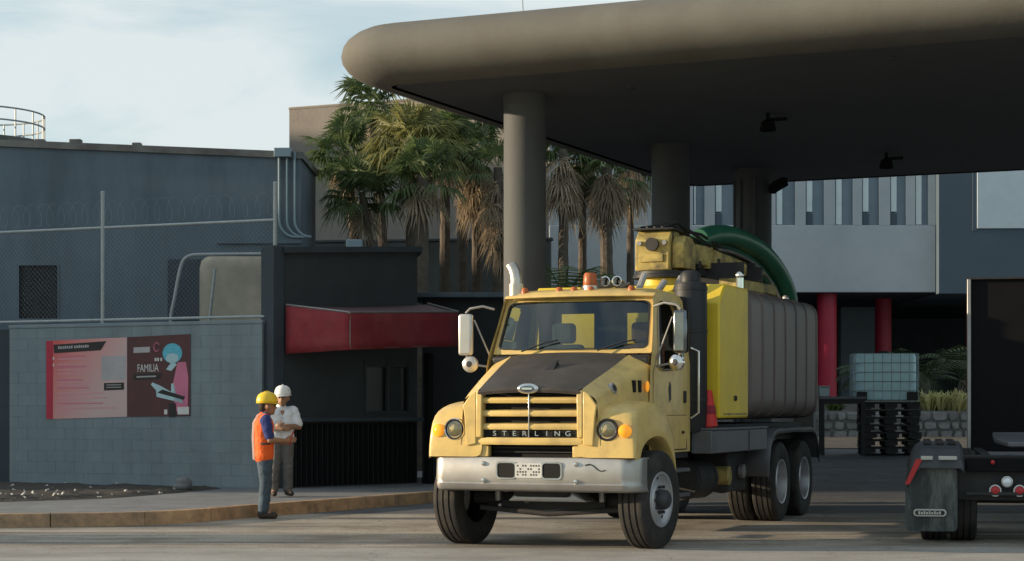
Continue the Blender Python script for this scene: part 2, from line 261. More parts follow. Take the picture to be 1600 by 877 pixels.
# ------------------------------------------------------------------ mesh helpers
class MB:
    def __init__(s): s.v = []; s.f = []
    def add(s, vs, fs):
        o = len(s.v); s.v += [tuple(v) for v in vs]; s.f += [tuple(i + o for i in f) for f in fs]; return s
    def box(s, x0, x1, y0, y1, z0, z1, mtx=None):
        vs = [Vector((x, y, z)) for z in (z0, z1) for y in (y0, y1) for x in (x0, x1)]
        if mtx: vs = [mtx @ v for v in vs]
        return s.add(vs, [(0, 2, 3, 1), (4, 5, 7, 6), (0, 1, 5, 4), (2, 6, 7, 3), (0, 4, 6, 2), (1, 3, 7, 5)])
    def frame(s, p0, p1):
        p0, p1 = Vector(p0), Vector(p1); d = (p1 - p0).normalized()
        a = Vector((0, 0, 1)) if abs(d.z) < 0.9 else Vector((1, 0, 0))
        x = d.cross(a).normalized(); y = d.cross(x).normalized(); return x, y
    def cyl(s, p0, p1, r0, r1=None, n=16, caps=True):
        r1 = r0 if r1 is None else r1; p0, p1 = Vector(p0), Vector(p1); x, y = s.frame(p0, p1)
        vs = []
        for p, r in ((p0, r0), (p1, r1)):
            for i in range(n):
                a = 2 * math.pi * i / n; vs.append(p + x * math.cos(a) * r + y * math.sin(a) * r)
        fs = [(i, i + n, (i + 1) % n + n, (i + 1) % n) for i in range(n)]
        if caps: fs += [tuple(range(n)), tuple(reversed(range(n, 2 * n)))]
        return s.add(vs, fs)
    def tube(s, pts, r, n=8, caps=True):
        pts = [Vector(p) for p in pts]; rs = r if isinstance(r, (list, tuple)) else [r] * len(pts)
        x = None; vs = []
        for i, p in enumerate(pts):
            d = (pts[min(i + 1, len(pts) - 1)] - pts[max(i - 1, 0)]).normalized()
            if x is None: x, y = s.frame(p, p + d)
            else:
                x = (x - d * x.dot(d)).normalized()
            y = d.cross(x)
            for k in range(n):
                a = 2 * math.pi * k / n; vs.append(p + (x * math.cos(a) + y * math.sin(a)) * rs[i])
        m = len(pts)
        fs = [(i * n + k, i * n + (k + 1) % n, (i + 1) * n + (k + 1) % n, (i + 1) * n + k) for i in range(m - 1) for k in range(n)]
        if caps: fs += [tuple(reversed(range(n))), tuple(range((m - 1) * n, m * n))]
        return s.add(vs, fs)
    def lathe(s, prof, c, axis='z', n=32):          # prof: (radius, along)
        c = Vector(c); vs = []
        for r, t in prof:
            for k in range(n):
                a = 2 * math.pi * k / n; u, w = math.cos(a) * r, math.sin(a) * r
                vs.append(c + (Vector((u, w, t)) if axis == 'z' else Vector((w, t, u)) if axis == 'y' else Vector((t, u, w))))
        m = len(prof)
        return s.add(vs, [(i * n + k, i * n + (k + 1) % n, (i + 1) * n + (k + 1) % n, (i + 1) * n + k) for i in range(m - 1) for k in range(n)])
    def prism(s, poly, d):                            # poly: 3d points, extruded by vector d
        poly = [Vector(p) for p in poly]; d = Vector(d); n = len(poly)
        vs = poly + [p + d for p in poly]
        return s.add(vs, [tuple(range(n))[::-1], tuple(range(n, 2 * n))] + [(i, (i + 1) % n, (i + 1) % n + n, i + n) for i in range(n)])
    def grid(s, rows, close=False):
        n = len(rows[0]); vs = [p for r in rows for p in r]; m = len(rows)
        return s.add(vs, [(i * n + k, i * n + (k + 1) % n, (i + 1) * n + (k + 1) % n, (i + 1) * n + k)
                          for i in range(m - 1) for k in range(n if close else n - 1)])
    def ring(s, a, b):                                # strip between two closed loops
        return s.grid([a, b], True)
    def poly(s, pts): return s.add(pts, [tuple(range(len(pts)))])
    def sphere(s, c, r, n=16, m=10, sc=(1, 1, 1)):
        c = Vector(c); rows = []
        for j in range(1, m):
            t = math.pi * j / m
            rows.append([c + Vector((math.sin(t) * math.cos(2 * math.pi * k / n) * r * sc[0], math.sin(t) * math.sin(2 * math.pi * k / n) * r * sc[1], math.cos(t) * r * sc[2])) for k in range(n)])
        o = len(s.v); s.grid(rows, True)
        s.v += [tuple(c + Vector((0, 0, r * sc[2]))), tuple(c - Vector((0, 0, r * sc[2])))]
        a, b = len(s.v) - 2, len(s.v) - 1; L = o + (m - 2) * n
        s.f += [(a, o + k, o + (k + 1) % n) for k in range(n)] + [(b, L + (k + 1) % n, L + k) for k in range(n)]
        return s
    def build(s, name, m, parent=None, smooth=False, bevel=0.0, seg=2, solid=0.0, sub=0, ang=35):
        me = bpy.data.meshes.new(name); me.from_pydata(s.v, [], s.f); me.validate(); me.update()
        bm = bmesh.new(); bm.from_mesh(me); bmesh.ops.recalc_face_normals(bm, faces=bm.faces); bm.to_mesh(me); bm.free()
        me.materials.append(MATS[m])
        o = bpy.data.objects.new(name, me); col.objects.link(o)
        if parent is not None: o.parent = parent
        if solid:
            md = o.modifiers.new('solid', 'SOLIDIFY'); md.thickness = solid; md.offset = -1
        if bevel:
            md = o.modifiers.new('bevel', 'BEVEL'); md.width = bevel; md.segments = seg; md.limit_method = 'ANGLE'; md.angle_limit = R(40)
        if sub:
            md = o.modifiers.new('sub', 'SUBSURF'); md.levels = sub; md.render_levels = sub
        if smooth or bevel:
            for p in me.polygons: p.use_smooth = True
            me.set_sharp_from_angle(angle=R(ang))
        return o
def empty(name, loc=(0, 0, 0), rz=0.0, label=None, cat=None, group=None):
    o = bpy.data.objects.new(name, None); col.objects.link(o); o.location = loc; o.rotation_euler = (0, 0, rz); o.empty_display_size = 0.2
    tag(o, label, cat, group); return o
def tag(o, label=None, cat=None, group=None, kind=None):
    if label: o['label'] = label
    if cat: o['category'] = cat
    if group: o['group'] = group
    if kind: o['kind'] = kind
    return o
def dup(o, parent=None, loc=None):
    c = o.copy(); col.objects.link(c)
    if parent is not None: c.parent = parent
    if loc is not None: c.location = loc
    return c
def copy_tree(o, parent=None):
    c = o.copy(); col.objects.link(c); c.parent = parent
    for ch in list(o.children): copy_tree(ch, c)
    return c
def text(name, body, size, m, parent, mtx, depth=0.003, squash=1.0):
    cu = bpy.data.curves.new(name, 'FONT'); cu.body = body; cu.size = size; cu.extrude = depth; cu.align_x = 'CENTER'; cu.align_y = 'CENTER'; cu.resolution_u = 3
    t = bpy.data.objects.new(name + '_tmp', cu); col.objects.link(t)
    me = bpy.data.meshes.new_from_object(t.evaluated_get(bpy.context.evaluated_depsgraph_get()))
    bpy.data.objects.remove(t); me.materials.clear(); me.materials.append(MATS[m]); me.transform(mtx @ Matrix.Diagonal((squash, 1, 1, 1)))
    o = bpy.data.objects.new(name, me); col.objects.link(o); o.parent = parent; return o
def rrect(w, h, r, n=5):                             # rounded rectangle loop, centred, counter-clockwise
    pts = []
    for cx, cy, a0 in ((w / 2 - r, h / 2 - r, 0), (-w / 2 + r, h / 2 - r, 90), (-w / 2 + r, -h / 2 + r, 180), (w / 2 - r, -h / 2 + r, 270)):
        for k in range(n):
            a = R(a0 + 90 * k / (n - 1)); pts.append((cx + math.cos(a) * r, cy + math.sin(a) * r))
    return pts
def smoothstep(a, b, x):
    t = max(0, min(1, (x - a) / (b - a))); return t * t * (3 - 2 * t)
GA = -R(24)                                           # the site's grid is turned 24 degrees
U = Vector((math.cos(GA), math.sin(GA), 0)); V = Vector((-math.sin(GA), math.cos(GA), 0))

# ------------------------------------------------------------------ ground
def gz(x, y):
    k = smoothstep(-0.5, 3.5, x)
    return k * (0.62 * smoothstep(26.5, 38.5, y) + 0.25 * smoothstep(38, 44, y))
def sheet(name, m, poly_rows, dz=0.0):
    mb = MB(); mb.grid([[(x, y, gz(x, y) + dz) for x, y in r] for r in poly_rows])
    return tag(mb.build(name, m, smooth=True), kind='structure')
xs = [-400, -150, -70, -35, -20] + [-12 + 1.0 * i for i in range(33)] + [30, 50, 100, 250, 400]
ys = [-60, -20, 0, 10, 15, 18, 20] + [21 + 1.0 * i for i in range(26)] + [52, 60, 80, 120, 250, 600, 1500]
sheet('ground', 'yard_asphalt', [[(x, y) for x in xs] for y in ys], -0.006)
# the concrete apron of the gate and the street in front
sheet('gate_apron', 'concrete_apron', [[(x, y) for x in [-60, -40, -20] + [-12 + i for i in range(30)] + [30, 60]] for y in [20.65 + 0.6 * i for i in range(12)]], 0.0)
sheet('street', 'road_asphalt', [[(x, y) for x in (-200, -60, -20, -10, 0, 10, 20, 60, 200)] for y in (-40, 0, 10, 16, 18, 20.62)], 0.002)

# kerb and sidewalk
kl = [(-30, 23.6), (-14, 23.75), (-8, 23.95), (-6.42, 24.06), (-4.9, 24.35), (-4.2, 24.95), (-3.53, 26.47), (-2.45, 28.3), (-1.32, 30.4), (0.1, 33.2), (2.5, 38.2), (6, 45.5)]
def resample(pts, step):
    out = []; pts = [Vector((p[0], p[1], 0)) for p in pts]
    for a, b in zip(pts, pts[1:]):
        n = max(1, round((b - a).length / step))
        out += [a.lerp(b, i / n) for i in range(n)]
    return out + [pts[-1]]
def smooth_line(pts, it=3):
    pts = [Vector(p) for p in pts]
    for _ in range(it): pts = [pts[0]] + [(pts[i - 1] + pts[i] * 2 + pts[i + 1]) / 4 for i in range(1, len(pts) - 1)] + [pts[-1]]
    return pts
KH = 0.17
kline = smooth_line(resample(kl, 0.3), 6)
def line_normals(pts):
    o = []
    for i in range(len(pts)):
        d = (pts[min(i + 1, len(pts) - 1)] - pts[max(0, i - 1)]).normalized(); o.append(Vector((-d.y, d.x, 0)))
    return o
kn = line_normals(kline)
sw = empty('sidewalk', (0, 0, 0)); tag(sw, kind='structure')
mb = MB(); zt = KH - 0.004
rows = [[(p + n * 0.16).x, (p + n * 0.16).y] for p, n in zip(kline, kn)]
far = [(min(x, 3.5) - 0.0, 47) if i > len(rows) * .6 else (x - 4 if x < -4 else x, 47) for i, (x, y) in enumerate(rows)]
grid_rows = [[(x + (fx - x) * t, y + (fy - y) * t, zt) for (x, y), (fx, fy) in zip(rows, far)] for t in (0, 0.15, 0.4, 1)]
mb.grid(grid_rows); o = mb.build('paving', 'sidewalk_concrete', sw)
i = 0
while i < len(kline) - 1:                             # kerb stones, about 1.2 m each, with open joints
    j = min(i + 4, len(kline) - 1)
    if kline[i].x > -16 and kline[i].y < 42:
        a = [kline[k] for k in range(i, j + 1)]; nn = [kn[k] for k in range(i, j + 1)]
        d0 = (a[1] - a[0]).normalized() * 0.006; d1 = (a[-1] - a[-2]).normalized() * 0.006
        a[0] = a[0] + d0; a[-1] = a[-1] - d1
        mb = MB(); jit = random.uniform(-0.006, 0.006)
        rows = []
        for p, n in zip(a, nn):
            p = p + n * jit; zz = gz(p.x, p.y)
            rows.append([p + Vector((0, 0, -0.05)), p + n * 0.015 + Vector((0, 0, KH + .004)), p + n * 0.16 + Vector((0, 0, KH + .004)), p + n * 0.16 + Vector((0, 0, -0.05))])
        mb.grid(rows, True); mb.poly(rows[0]); mb.poly(rows[-1])
        mb.build('kerb_stone', 'kerb_paint', sw, bevel=0.012)
    i = j
# soil bed in front of the block wall, with litter
soil_poly = [(-11, 27.0), (-8.6, 27.05), (-7.2, 27.2), (-5.9, 28.3), (-5.2, 30.2), (-4.75, 31.95), (-9.0, 33.9), (-11, 34.2)]
mb = MB(); n = 26
for i in range(n):
    for j in range(n): pass
def inside(p, poly):
    c = False; k = len(poly) - 1
    for q in range(len(poly)):
        if (poly[q][1] > p[1]) != (poly[k][1] > p[1]) and p[0] < (poly[k][0] - poly[q][0]) * (p[1] - poly[q][1]) / (poly[k][1] - poly[q][1]) + poly[q][0]: c = not c
        k = q
    return c
def soil_z(x, y):
    d = min(((Vector((x, y, 0)) - Vector((a[0], a[1], 0))).cross((Vector((b[0], b[1], 0)) - Vector((a[0], a[1], 0))).normalized())).length for a, b in zip(soil_poly, soil_poly[1:] + soil_poly[:1]))
    return KH - 0.008 + min(1, d / 0.35) * (0.05 + 0.05 * noise.noise(Vector((x * 1.7, y * 1.7, 0))) + 0.02 * noise.noise(Vector((x * 6, y * 6, 3))))
bm = bmesh.new()
f = bm.faces.new([bm.verts.new((x, y, KH)) for x, y in soil_poly])
bmesh.ops.triangulate(bm, faces=bm.faces[:]); 
for _ in range(5): bmesh.ops.subdivide_edges(bm, edges=bm.edges[:], cuts=1, use_grid_fill=True)
for v in bm.verts: v.co.z = soil_z(v.co.x, v.co.y)
me = bpy.data.meshes.new('soil_bed'); bm.to_mesh(me); bm.free(); me.materials.append(MATS['soil'])
so = bpy.data.objects.new('soil_bed', me); col.objects.link(so); tag(so, kind='structure')
mb = MB()
for _ in range(48):
    while True:
        x, y = random.uniform(-9, -4.9), random.uniform(27.2, 33)
        if inside((x, y), soil_poly) and (random.random() < .35 or abs(x + 6.6) < .9 and y < 30): break
    s = random.uniform(0.012, 0.036); m = Matrix.Translation((x, y, soil_z(x, y) + s * .35)) @ Euler((random.random(), random.random(), random.random() * 6)).to_matrix().to_4x4()
    mb.box(-s, s * random.uniform(.6, 1.8), -s * .6, s * .7, -s * .35, s * .4, m)
tag(mb.build('litter', 'litter_white', bevel=.005), 'scraps of white litter scattered on the dark soil bed', 'litter', kind='stuff')
mb = MB(); c = P(287, 757, 31.0)
mb.sphere((c.x, c.y, KH + 0.11), 0.13, 14, 10, (1.05, 1, .95)); mb.sphere((c.x - .02, c.y - .03, KH + 0.06), 0.16, 14, 8, (1, 1, .5))
o = mb.build('stone_lump', 'sidewalk_concrete', smooth=True, ang=80); tag(o, 'rounded grey stone lump lying at the foot of the block wall', 'stone')
for v in o.data.vertices: v.co += Vector(v.co - Vector((c.x, c.y, KH))).normalized() * 0.02 * noise.noise(v.co * 12)

# ------------------------------------------------------------------ block wall with poster and fence
WL, WR = Vector((-8.9, 34.0, KH)), Vector((-4.15, 31.9, KH))
wlen = (WR - WL).length; wa = math.atan2((WR - WL).y, (WR - WL).x)
bw = empty('block_wall', WL, wa, 'blue-grey painted concrete block wall carrying the red poster', 'wall')
MB().box(0.006, wlen - 0.006, 0.004, 0.19, -0.1, 2.735).build('wall_core', 'block_joint', bw)
full = MB().box(-0.1982, 0.1982, 0, 0.05, -0.0982, 0.0982).build('block', 'block_paint', bw, bevel=0.003)
half = MB().box(-0.0982, 0.0982, 0, 0.05, -0.0982, 0.0982).build('block', 'block_paint', bw, bevel=0.003)
first = {0: True, 1: True}
cw = wlen / 13
for r in range(14):
    items = [(cw * (k + .5), 0) for k in range(13)] if r % 2 == 0 else [(cw * .25, 1)] + [(cw * (k + 1), 0) for k in range(12)] + [(wlen - cw * .25, 1)]
    for x, kind in items:
        src = half if kind else full
        o = src if first[kind] else dup(src, bw); first[kind] = False
        o.location = (x, random.uniform(-0.001, 0.001), 0.1 + r * 0.196); o.scale = (cw / 0.4, 1, 0.981)
MB().box(-0.01, wlen + 0.01, -0.015, 0.205, 2.737, 2.80).build('coping', 'block_paint', bw, bevel=.01)
# darker return wall left of it
mb = MB(); mb.box(-6, -0.02, 0.45, 0.7, -0.1, 2.75); o = mb.build('return_wall', 'plaster_dark', bevel=.01)
o.location = WL; o.rotation_euler = (0, 0, wa); tag(o, 'dark slate boundary wall set back beside the block wall', 'wall')

# poster: two printed sheets on the wall
def wallpt(px, py):                                   # photo point on the wall face -> local x, z
    d = Vector(((px - 800) / F, 1, -(py - HZ) / F)); n = Vector((math.sin(wa), -math.cos(wa), 0))
    t = (WL - Vector((0, 0, CH))).dot(n) / d.dot(n); p = Vector((0, 0, CH)) + d * t - WL
    return p.x * math.cos(wa) + p.y * math.sin(wa), p.z
def sheet_poly(pts, y0, th, name, m, parent):
    mb = MB(); mb.prism([(x, y0, z) for x, z in pts], (0, -th, 0)); return mb.build(name, m, parent)
a0, zt0 = wallpt(73, 533); a1, zb0 = wallpt(199, 655); a2, zb1 = wallpt(298, 652)
ps = empty('poster', WL, wa, 'wide red and maroon printed poster mounted on the block wall', 'poster')
off = 0.006
def q(fx, fz, x0, x1, z0=None, z1=None): return x0 + (x1 - x0) * fx, zb0 + (zt0 - zb0) * fz
lf = lambda fx, fz: q(fx, fz, a0, a1)
rf = lambda fx, fz: q(fx, fz, a1 + .01, a2)
s1 = sheet_poly([lf(0, -.005), lf(1, .03), lf(1, 1.03), lf(0, 1.0)], -off, .006, 'red_sheet', 'paper_gradient', ps)
s2 = sheet_poly([rf(0, .03), rf(1, .04), rf(1, 1.055), rf(0, 1.03)], -off, .006, 'maroon_sheet', 'paper_maroon', ps)
T = -off - .0075
def pr(lst, name, m, par, lay=0): return sheet_poly(lst, T - lay * .002, .0015, name, m, par)
pr([lf(.10, .84), lf(.68, .87), lf(.75, .985), lf(.09, .95)], 'banner', 'print_black', s1)
def txt(s, fx, fz, fn, size, m, par, sq=1.0, lay=1):
    x, z = fn(fx, fz); text('lettering', s, size, m, par, Matrix.Translation((x, T - lay * .002 - .001, z)) @ Matrix.Rotation(R(90), 4, 'X') @ Matrix.Rotation(R(1.0), 4, 'Z'), .0006, sq)
for k in range(14):
    f0 = .15 + k * .027 + (.012 if k > 6 else 0); f1 = f0 + .019
    pr([lf(f0, .893 + .0012 * k), lf(f1, .893 + .0012 * k), lf(f1, .925 + .0012 * k + .008 * (k % 3 == 0)), lf(f0, .925 + .0012 * k)], 'printed_mark', 'print_grey', s1, 1)
random.seed(11)
for k, fz in enumerate([.80, .765, .70, .665, .63, .575, .50, .465, .43, .395, .33, .27, .20, .14]):     # lines of small print
    w = random.uniform(.30, .42) if fz > .35 else random.uniform(.55, .78)
    x0_ = .14
    pr([lf(x0_, fz - .009), lf(x0_ + w, fz - .006), lf(x0_ + w, fz + .008), lf(x0_, fz + .005)], 'printed_line', 'print_pink' if k % 3 else 'print_rose', s1)
for fz in (.775, .69): 
    pr([lf(.075, fz - .02), lf(.10, fz - .02), lf(.10, fz + .02), lf(.075, fz + .02)], 'bullet', 'print_white', s1)
pr([lf(.69, .49), lf(.985, .495), lf(.985, .80), lf(.69, .795)], 'pale_square', 'print_grey', s1)
pr([lf(.72, .36), lf(.965, .37), lf(.965, .46), lf(.72, .455)], 'caption_box', 'print_black', s1)
for fz in (.395, .425): pr([lf(.75, fz), lf(.93, fz + .003), lf(.93, fz + .012), lf(.75, fz + .009)], 'printed_line', 'print_grey', s1, 1)
pr([lf(0, 0), lf(.085, 0), lf(.085, 1.0), lf(0, .997)], 'margin', 'print_crimson', s1)
# maroon sheet
txt('FAMILIA', .33, .635, rf, .185, 'print_white', s2, .66)
for f0 in (.44, .48, .53): pr([rf(f0, .725), rf(f0 + .028, .725), rf(f0 + .028, .765), rf(f0, .765)], 'printed_mark', 'print_white', s2, 1)
pr([rf(.10, .83), rf(.36, .835), rf(.36, .905), rf(.10, .90)], 'word_box', 'print_grey', s2)
pr([rf(.10, .49), rf(.53, .50), rf(.56, .575), rf(.10, .565)], 'banner', 'print_black', s2)
pr([rf(.15, .52), rf(.46, .527), rf(.46, .545), rf(.15, .538)], 'printed_line', 'print_grey', s2, 1)
def disc(fn, fx, fz, rx, rz, n=18): return [fn(fx + math.cos(2 * math.pi * k / n) * rx, fz + math.sin(2 * math.pi * k / n) * rz) for k in range(n)]
x, z = rf(.47, .90); o = MB().tube([(x + math.cos(a) * .055, T - .003, z + math.sin(a) * .075) for a in [R(v) for v in range(30, 340, 20)]], .009, 5).build('swirl_mark', 'print_rose', s2)
pr([rf(.76, .10), rf(.96, .10), rf(.97, .52), rf(.93, .71), rf(.80, .71), rf(.73, .45)], 'pink_jacket', 'print_rose', s2)
pr(disc(rf, .72, .82, .155, .125), 'blue_head', 'print_blue', s2, 1)
pr(disc(rf, .72, .76, .10, .06), 'pale_chin', 'print_pale', s2, 2)
pr([rf(.62, .62), rf(.70, .60), rf(.79, .68), rf(.72, .73)], 'pale_arm', 'print_pale', s2)
pr([rf(.47, .28), rf(.88, .20), rf(.90, .26), rf(.78, .30), rf(.74, .45), rf(.70, .44), rf(.70, .34), rf(.52, .42), rf(.40, .46), rf(.38, .43), rf(.46, .36)], 'pale_legs', 'print_pale', s2)
pr([rf(.48, .33), rf(.90, .24), rf(.92, .28), rf(.70, .335), rf(.56, .37)], 'dark_shadow', 'print_black', s2, 1)
pr([rf(.66, .03), rf(.78, .03), rf(.78, .20), rf(.66, .20)], 'chair_stem', 'print_black', s2)
pr([rf(.80, .06), rf(.98, .06), rf(.98, .155), rf(.80, .15)], 'logo_box', 'print_white', s2, 1)
pr([rf(.59, .06), rf(.64, .06), rf(.64, .12), rf(.59, .12)], 'small_mark', 'print_white', s2, 1)

# chain-link fence on the wall
fe = empty('chain_link_fence', WL + Vector((0, 0, 2.8)), wa, 'galvanised chain-link fence with razor wire on top of the block wall', 'fence')
def along(px):
    x, _ = wallpt(px, 505); return x
FT = 2.27
fx0, fx1 = along(-130), along(425)
for px in (-125, 155, 425):
    x = along(px); MB().cyl((x, 0.1, -0.02), (x, 0.1, FT), .034, n=10).lathe([(.001, .03), (.034, .02), (.04, 0)], (x, .1, FT), n=10).build('post', 'galvanised', fe, smooth=True)
for z in (0.06, 1.66):
    MB().cyl((fx0, 0.1, z), (fx1, 0.1, z), .024, n=8).build('rail', 'galvanised', fe, smooth=True)
mb = MB(); sp = 0.085; z0, z1 = .06, 1.66; k = fx0 - (z1 - z0)
while k < fx1:
    for sgn in (1, -1):
        a = Vector((k, .1 + .004 * sgn, z0 if sgn > 0 else z1)); b = Vector((k + z1 - z0, .1 + .004 * sgn, z1 if sgn > 0 else z0))
        if a.x < fx0: t = (fx0 - a.x) / (b.x - a.x); a = a.lerp(b, t)
        if b.x > fx1: t = (fx1 - a.x) / (b.x - a.x); b = a.lerp(b, t)
        mb.cyl(a, b, .0014, n=3, caps=False)
    k += sp
tag(mb.build('wire_mesh', 'wire_dark', fe), kind='stuff')
mb = MB(); pts = []
L = fx1 - fx0
for i in range(int(L / .25 * 16)):
    a = 2 * math.pi * i / 16; pts.append((fx0 + i * .25 / 16, .1 + math.sin(a) * .17, 1.93 + math.cos(a) * .2))
mb.tube(pts, .0016, 3); mb.build('razor_wire', 'wire_dark', fe)

# ------------------------------------------------------------------ slate building behind the fence
LBY = 40.0
lb = empty('slate_building', (PX(200, LBY), LBY, 0), 0, 'long flat-roofed slate-grey plastered building behind the chain-link fence', 'building')
ox = PX(200, LBY)
def X_(px, Y=LBY): return PX(px, Y) - ox
xl, xr = X_(-420), X_(470)
zl, zr = PZ(222 - 18 * 420 / 430, LBY) - .0, PZ(241, LBY)
wx0, wx1, wz0, wz1 = X_(30), X_(90), PZ(498, LBY), PZ(415, LBY)
def zt_(x): return zl + (zr - zl) * (x - xl) / (xr - xl)
mb = MB(); yb = 0.0
for (a, b, c0, d0, c1, d1) in ((xl, wx0, 0, 0, zt_(xl), zt_(wx0)), (wx1, xr, 0, 0, zt_(wx1), zt_(xr))):
    mb.prism([(a, 0, c0), (b, 0, d0), (b, 0, d1), (a, 0, c1)], (0, 3, 0))
mb.prism([(wx0, 0, wz1), (wx1, 0, wz1), (wx1, 0, zt_(wx1)), (wx0, 0, zt_(wx0))], (0, 3, 0))
mb.box(wx0, wx1, 0, 3, 0, wz0); mb.box(wx0, wx1, .5, .6, wz0, wz1)
mb.build('wall', 'plaster_slate', lb)
rfo = MB().prism([(xl - .05, -.06, zt_(xl) - .10), (xr + .05, -.06, zt_(xr) - .10), (xr + .05, -.06, zt_(xr) + .04), (xl - .05, -.06, zt_(xl) + .04)], (0, 3.1, 0)).build('roof', 'roof_edge', lb)
MB().box(X_(340), X_(472), -.07, -.002, PZ(381, LBY), PZ(374, LBY)).build('ledge', 'plaster_slate', lb)
wo = MB().box(wx0 + .002, wx1 - .002, .12, .14, wz0 + .002, wz1 - .002).build('window', 'window_dark', lb)
mb = MB(); k = wx0 - (wz1 - wz0)
while k < wx1:                                         # diamond grille
    for sg in (1, -1):
        a = Vector((k, .06 + .006 * sg, wz0 if sg > 0 else wz1)); b = Vector((k + wz1 - wz0, .06 + .006 * sg, wz1 if sg > 0 else wz0))
        if a.x < wx0: a = a.lerp(b, (wx0 - a.x) / (b.x - a.x))
        if b.x > wx1: b = a.lerp(b, (wx1 - a.x) / (b.x - a.x))
        mb.cyl(a, b, .008, n=4, caps=False)
    k += .105
mb.build('window_grille', 'grille_black', wo)
mb = MB(); fr_ = .035
for (a, b, c0, d0) in ((wx0 - fr_, wx1 + fr_, wz1, wz1 + fr_), (wx0 - fr_, wx1 + fr_, wz0 - fr_, wz0), (wx0 - fr_, wx0, wz0, wz1), (wx1, wx1 + fr_, wz0, wz1)):
    mb.box(a, b, -.02, .1, c0, d0)
mb.build('window_frame', 'plaster_slate', wo)
# flat dark panel painting the shade of a recess behind the tank
MB().box(X_(262), X_(345), -.012, -.004, 0.3, PZ(405, LBY)).build('recess_shade', 'plaster_dark', lb)
# conduits on the corner
for k, px in enumerate((437, 449, 461)):
    x = X_(px); r = .027
    pts = [(x, -.08, PZ(238, LBY)), (x, -.08, PZ(345, LBY))] + [(x + .35 * (1 - math.cos(a)), -.08, PZ(345, LBY) - .35 * math.sin(a)) for a in [R(15 * i) for i in range(1, 7)]] + [(X_(480) + .1, -.08, PZ(345, LBY) - .35)]
    MB().tube(pts, r, 10).build('conduit', 'conduit', lb, smooth=True)
MB().box(X_(430), X_(456), -.22, .1, PZ(247, LBY), PZ(233, LBY)).build('junction_box', 'conduit', lb, bevel=.01)
for px, w, h in ((116, .12, .09), (212, .09, .07), (60, .1, .06)):
    MB().box(X_(px) - w, X_(px) + w, .05, .25, zt_(X_(px)) + .03, zt_(X_(px)) + .04 + h).build('roof_fitting', 'roof_edge', lb, bevel=.01)
# round railing on the roof
RY = 48.0
rl = empty('roof_railing', (PX(-40, RY), RY, PZ(222, RY)), 0, 'curved steel guard railing standing on the slate building roof', 'railing')
rad = PX(67, RY) - PX(-40, RY); H = PZ(180, RY) - PZ(222, RY)
for z in (H, H * .55):
    MB().tube([(math.cos(R(a)) * rad, math.sin(R(a)) * rad, z) for a in range(-170, 171, 10)], .022, 6).build('rail', 'galvanised', rl, smooth=True)
for a in range(-160, 180, 20):
    MB().cyl((math.cos(R(a)) * rad, math.sin(R(a)) * rad, -.1), (math.cos(R(a)) * rad, math.sin(R(a)) * rad, H), .02, n=6).build('post', 'galvanised', rl)
MB().cyl((0, 0, -PZ(222, RY)), (0, 0, -.02), rad + .05, n=40).build('platform', 'roof_edge', rl)

# tank and pipes behind the fence
TY = 36.0
tk = empty('water_tank', (PX(372, TY), TY, 0), 0, 'rounded brownish plastic tank behind the chain-link fence', 'tank')
w_, h_ = PX(436, TY) - PX(308, TY), PZ(400, TY)
loop = rrect(w_, 1.6, .28, 6)
rows = [[(x * s, y * s + .8, z) for x, y in loop] for z, s in ((0.2, 1), (1.2, 1.0), (1.25, 1.02), (1.35, 1.02), (1.4, 1.0), (2.4, 1.0), (2.45, 1.02), (2.55, 1.02), (2.6, 1), (h_ - .22, 1), (h_ - .08, .96), (h_, .86))]
mb = MB(); mb.grid(rows, True); mb.poly(rows[-1]); mb.build('shell', 'tank_plastic', tk, smooth=True, ang=60)
MB().lathe([(.28, 0), (.28, .1), (.22, .13), (.001, .14)], (0, .8, h_), n=20).build('lid', 'plastic_black', tk, smooth=True)
MB().box(-w_ / 2 - .1, w_ / 2 + .1, -.1, 1.7, 0, .2).build('plinth', 'sidewalk_concrete', tk)
c = [P(265, 500, 34.5), P(272, 470, 34.5), P(280, 425, 34.5), P(286, 406, 34.5), P(297, 399, 34.5), P(316, 398, 34.6), P(425, 397, 34.8)]
c = [Vector((c[0].x - .02, c[0].y, KH))] + c
mb = MB(); mb.tube(smooth_line(resample3 := [a.lerp(b, t / 4) for a, b in zip(c, c[1:]) for t in range(4)] + [c[-1]], 2), .032, 8)
tag(mb.build('bent_pipe', 'galvanised', smooth=True), 'thin galvanised pipe bent over at the top in front of the brownish tank', 'pipe')
mb = MB(); a, b = P(326, 500, 34.3), P(336, 420, 34.3); mb.cyl((a.x - .3, a.y, KH), b, .028, n=8)
tag(mb.build('stay_pipe', 'galvanised', smooth=True), 'short leaning galvanised pipe standing in front of the brownish tank', 'pipe')

# ------------------------------------------------------------------ gatehouse with awning
KA, KB = Vector((PX(443, 32.0), 32.0, KH)), Vector((PX(652, 34.2), 34.2, KH))
klen = (KB - KA).length; ka = math.atan2((KB - KA).y, (KB - KA).x)
EV = Matrix.Rotation(-ka, 3, 'Z') @ Vector((-.30, 2.6, 0))
ki = empty('gatehouse', KA, ka, 'dark low gatehouse with ribbed lower front under the red awning', 'building')
kz0, kz1 = PZ(396, 32.0) - KH, PZ(394, 34.2) - KH
win = (klen * .60, klen * .93, 1.28, 2.15)
mb = MB()
for a, b, c0, d0 in ((0, win[0], 0, None), (win[1], klen, 0, None), (win[0], win[1], 0, win[2]), (win[0], win[1], win[3], None)):
    za = kz0 + (kz1 - kz0) * a / klen if d0 is None else d0; zb = kz0 + (kz1 - kz0) * b / klen if d0 is None else d0
    mb.prism([(a, 0, c0 - .1), (b, 0, c0 - .1), (b, 0, zb), (a, 0, za)], EV)
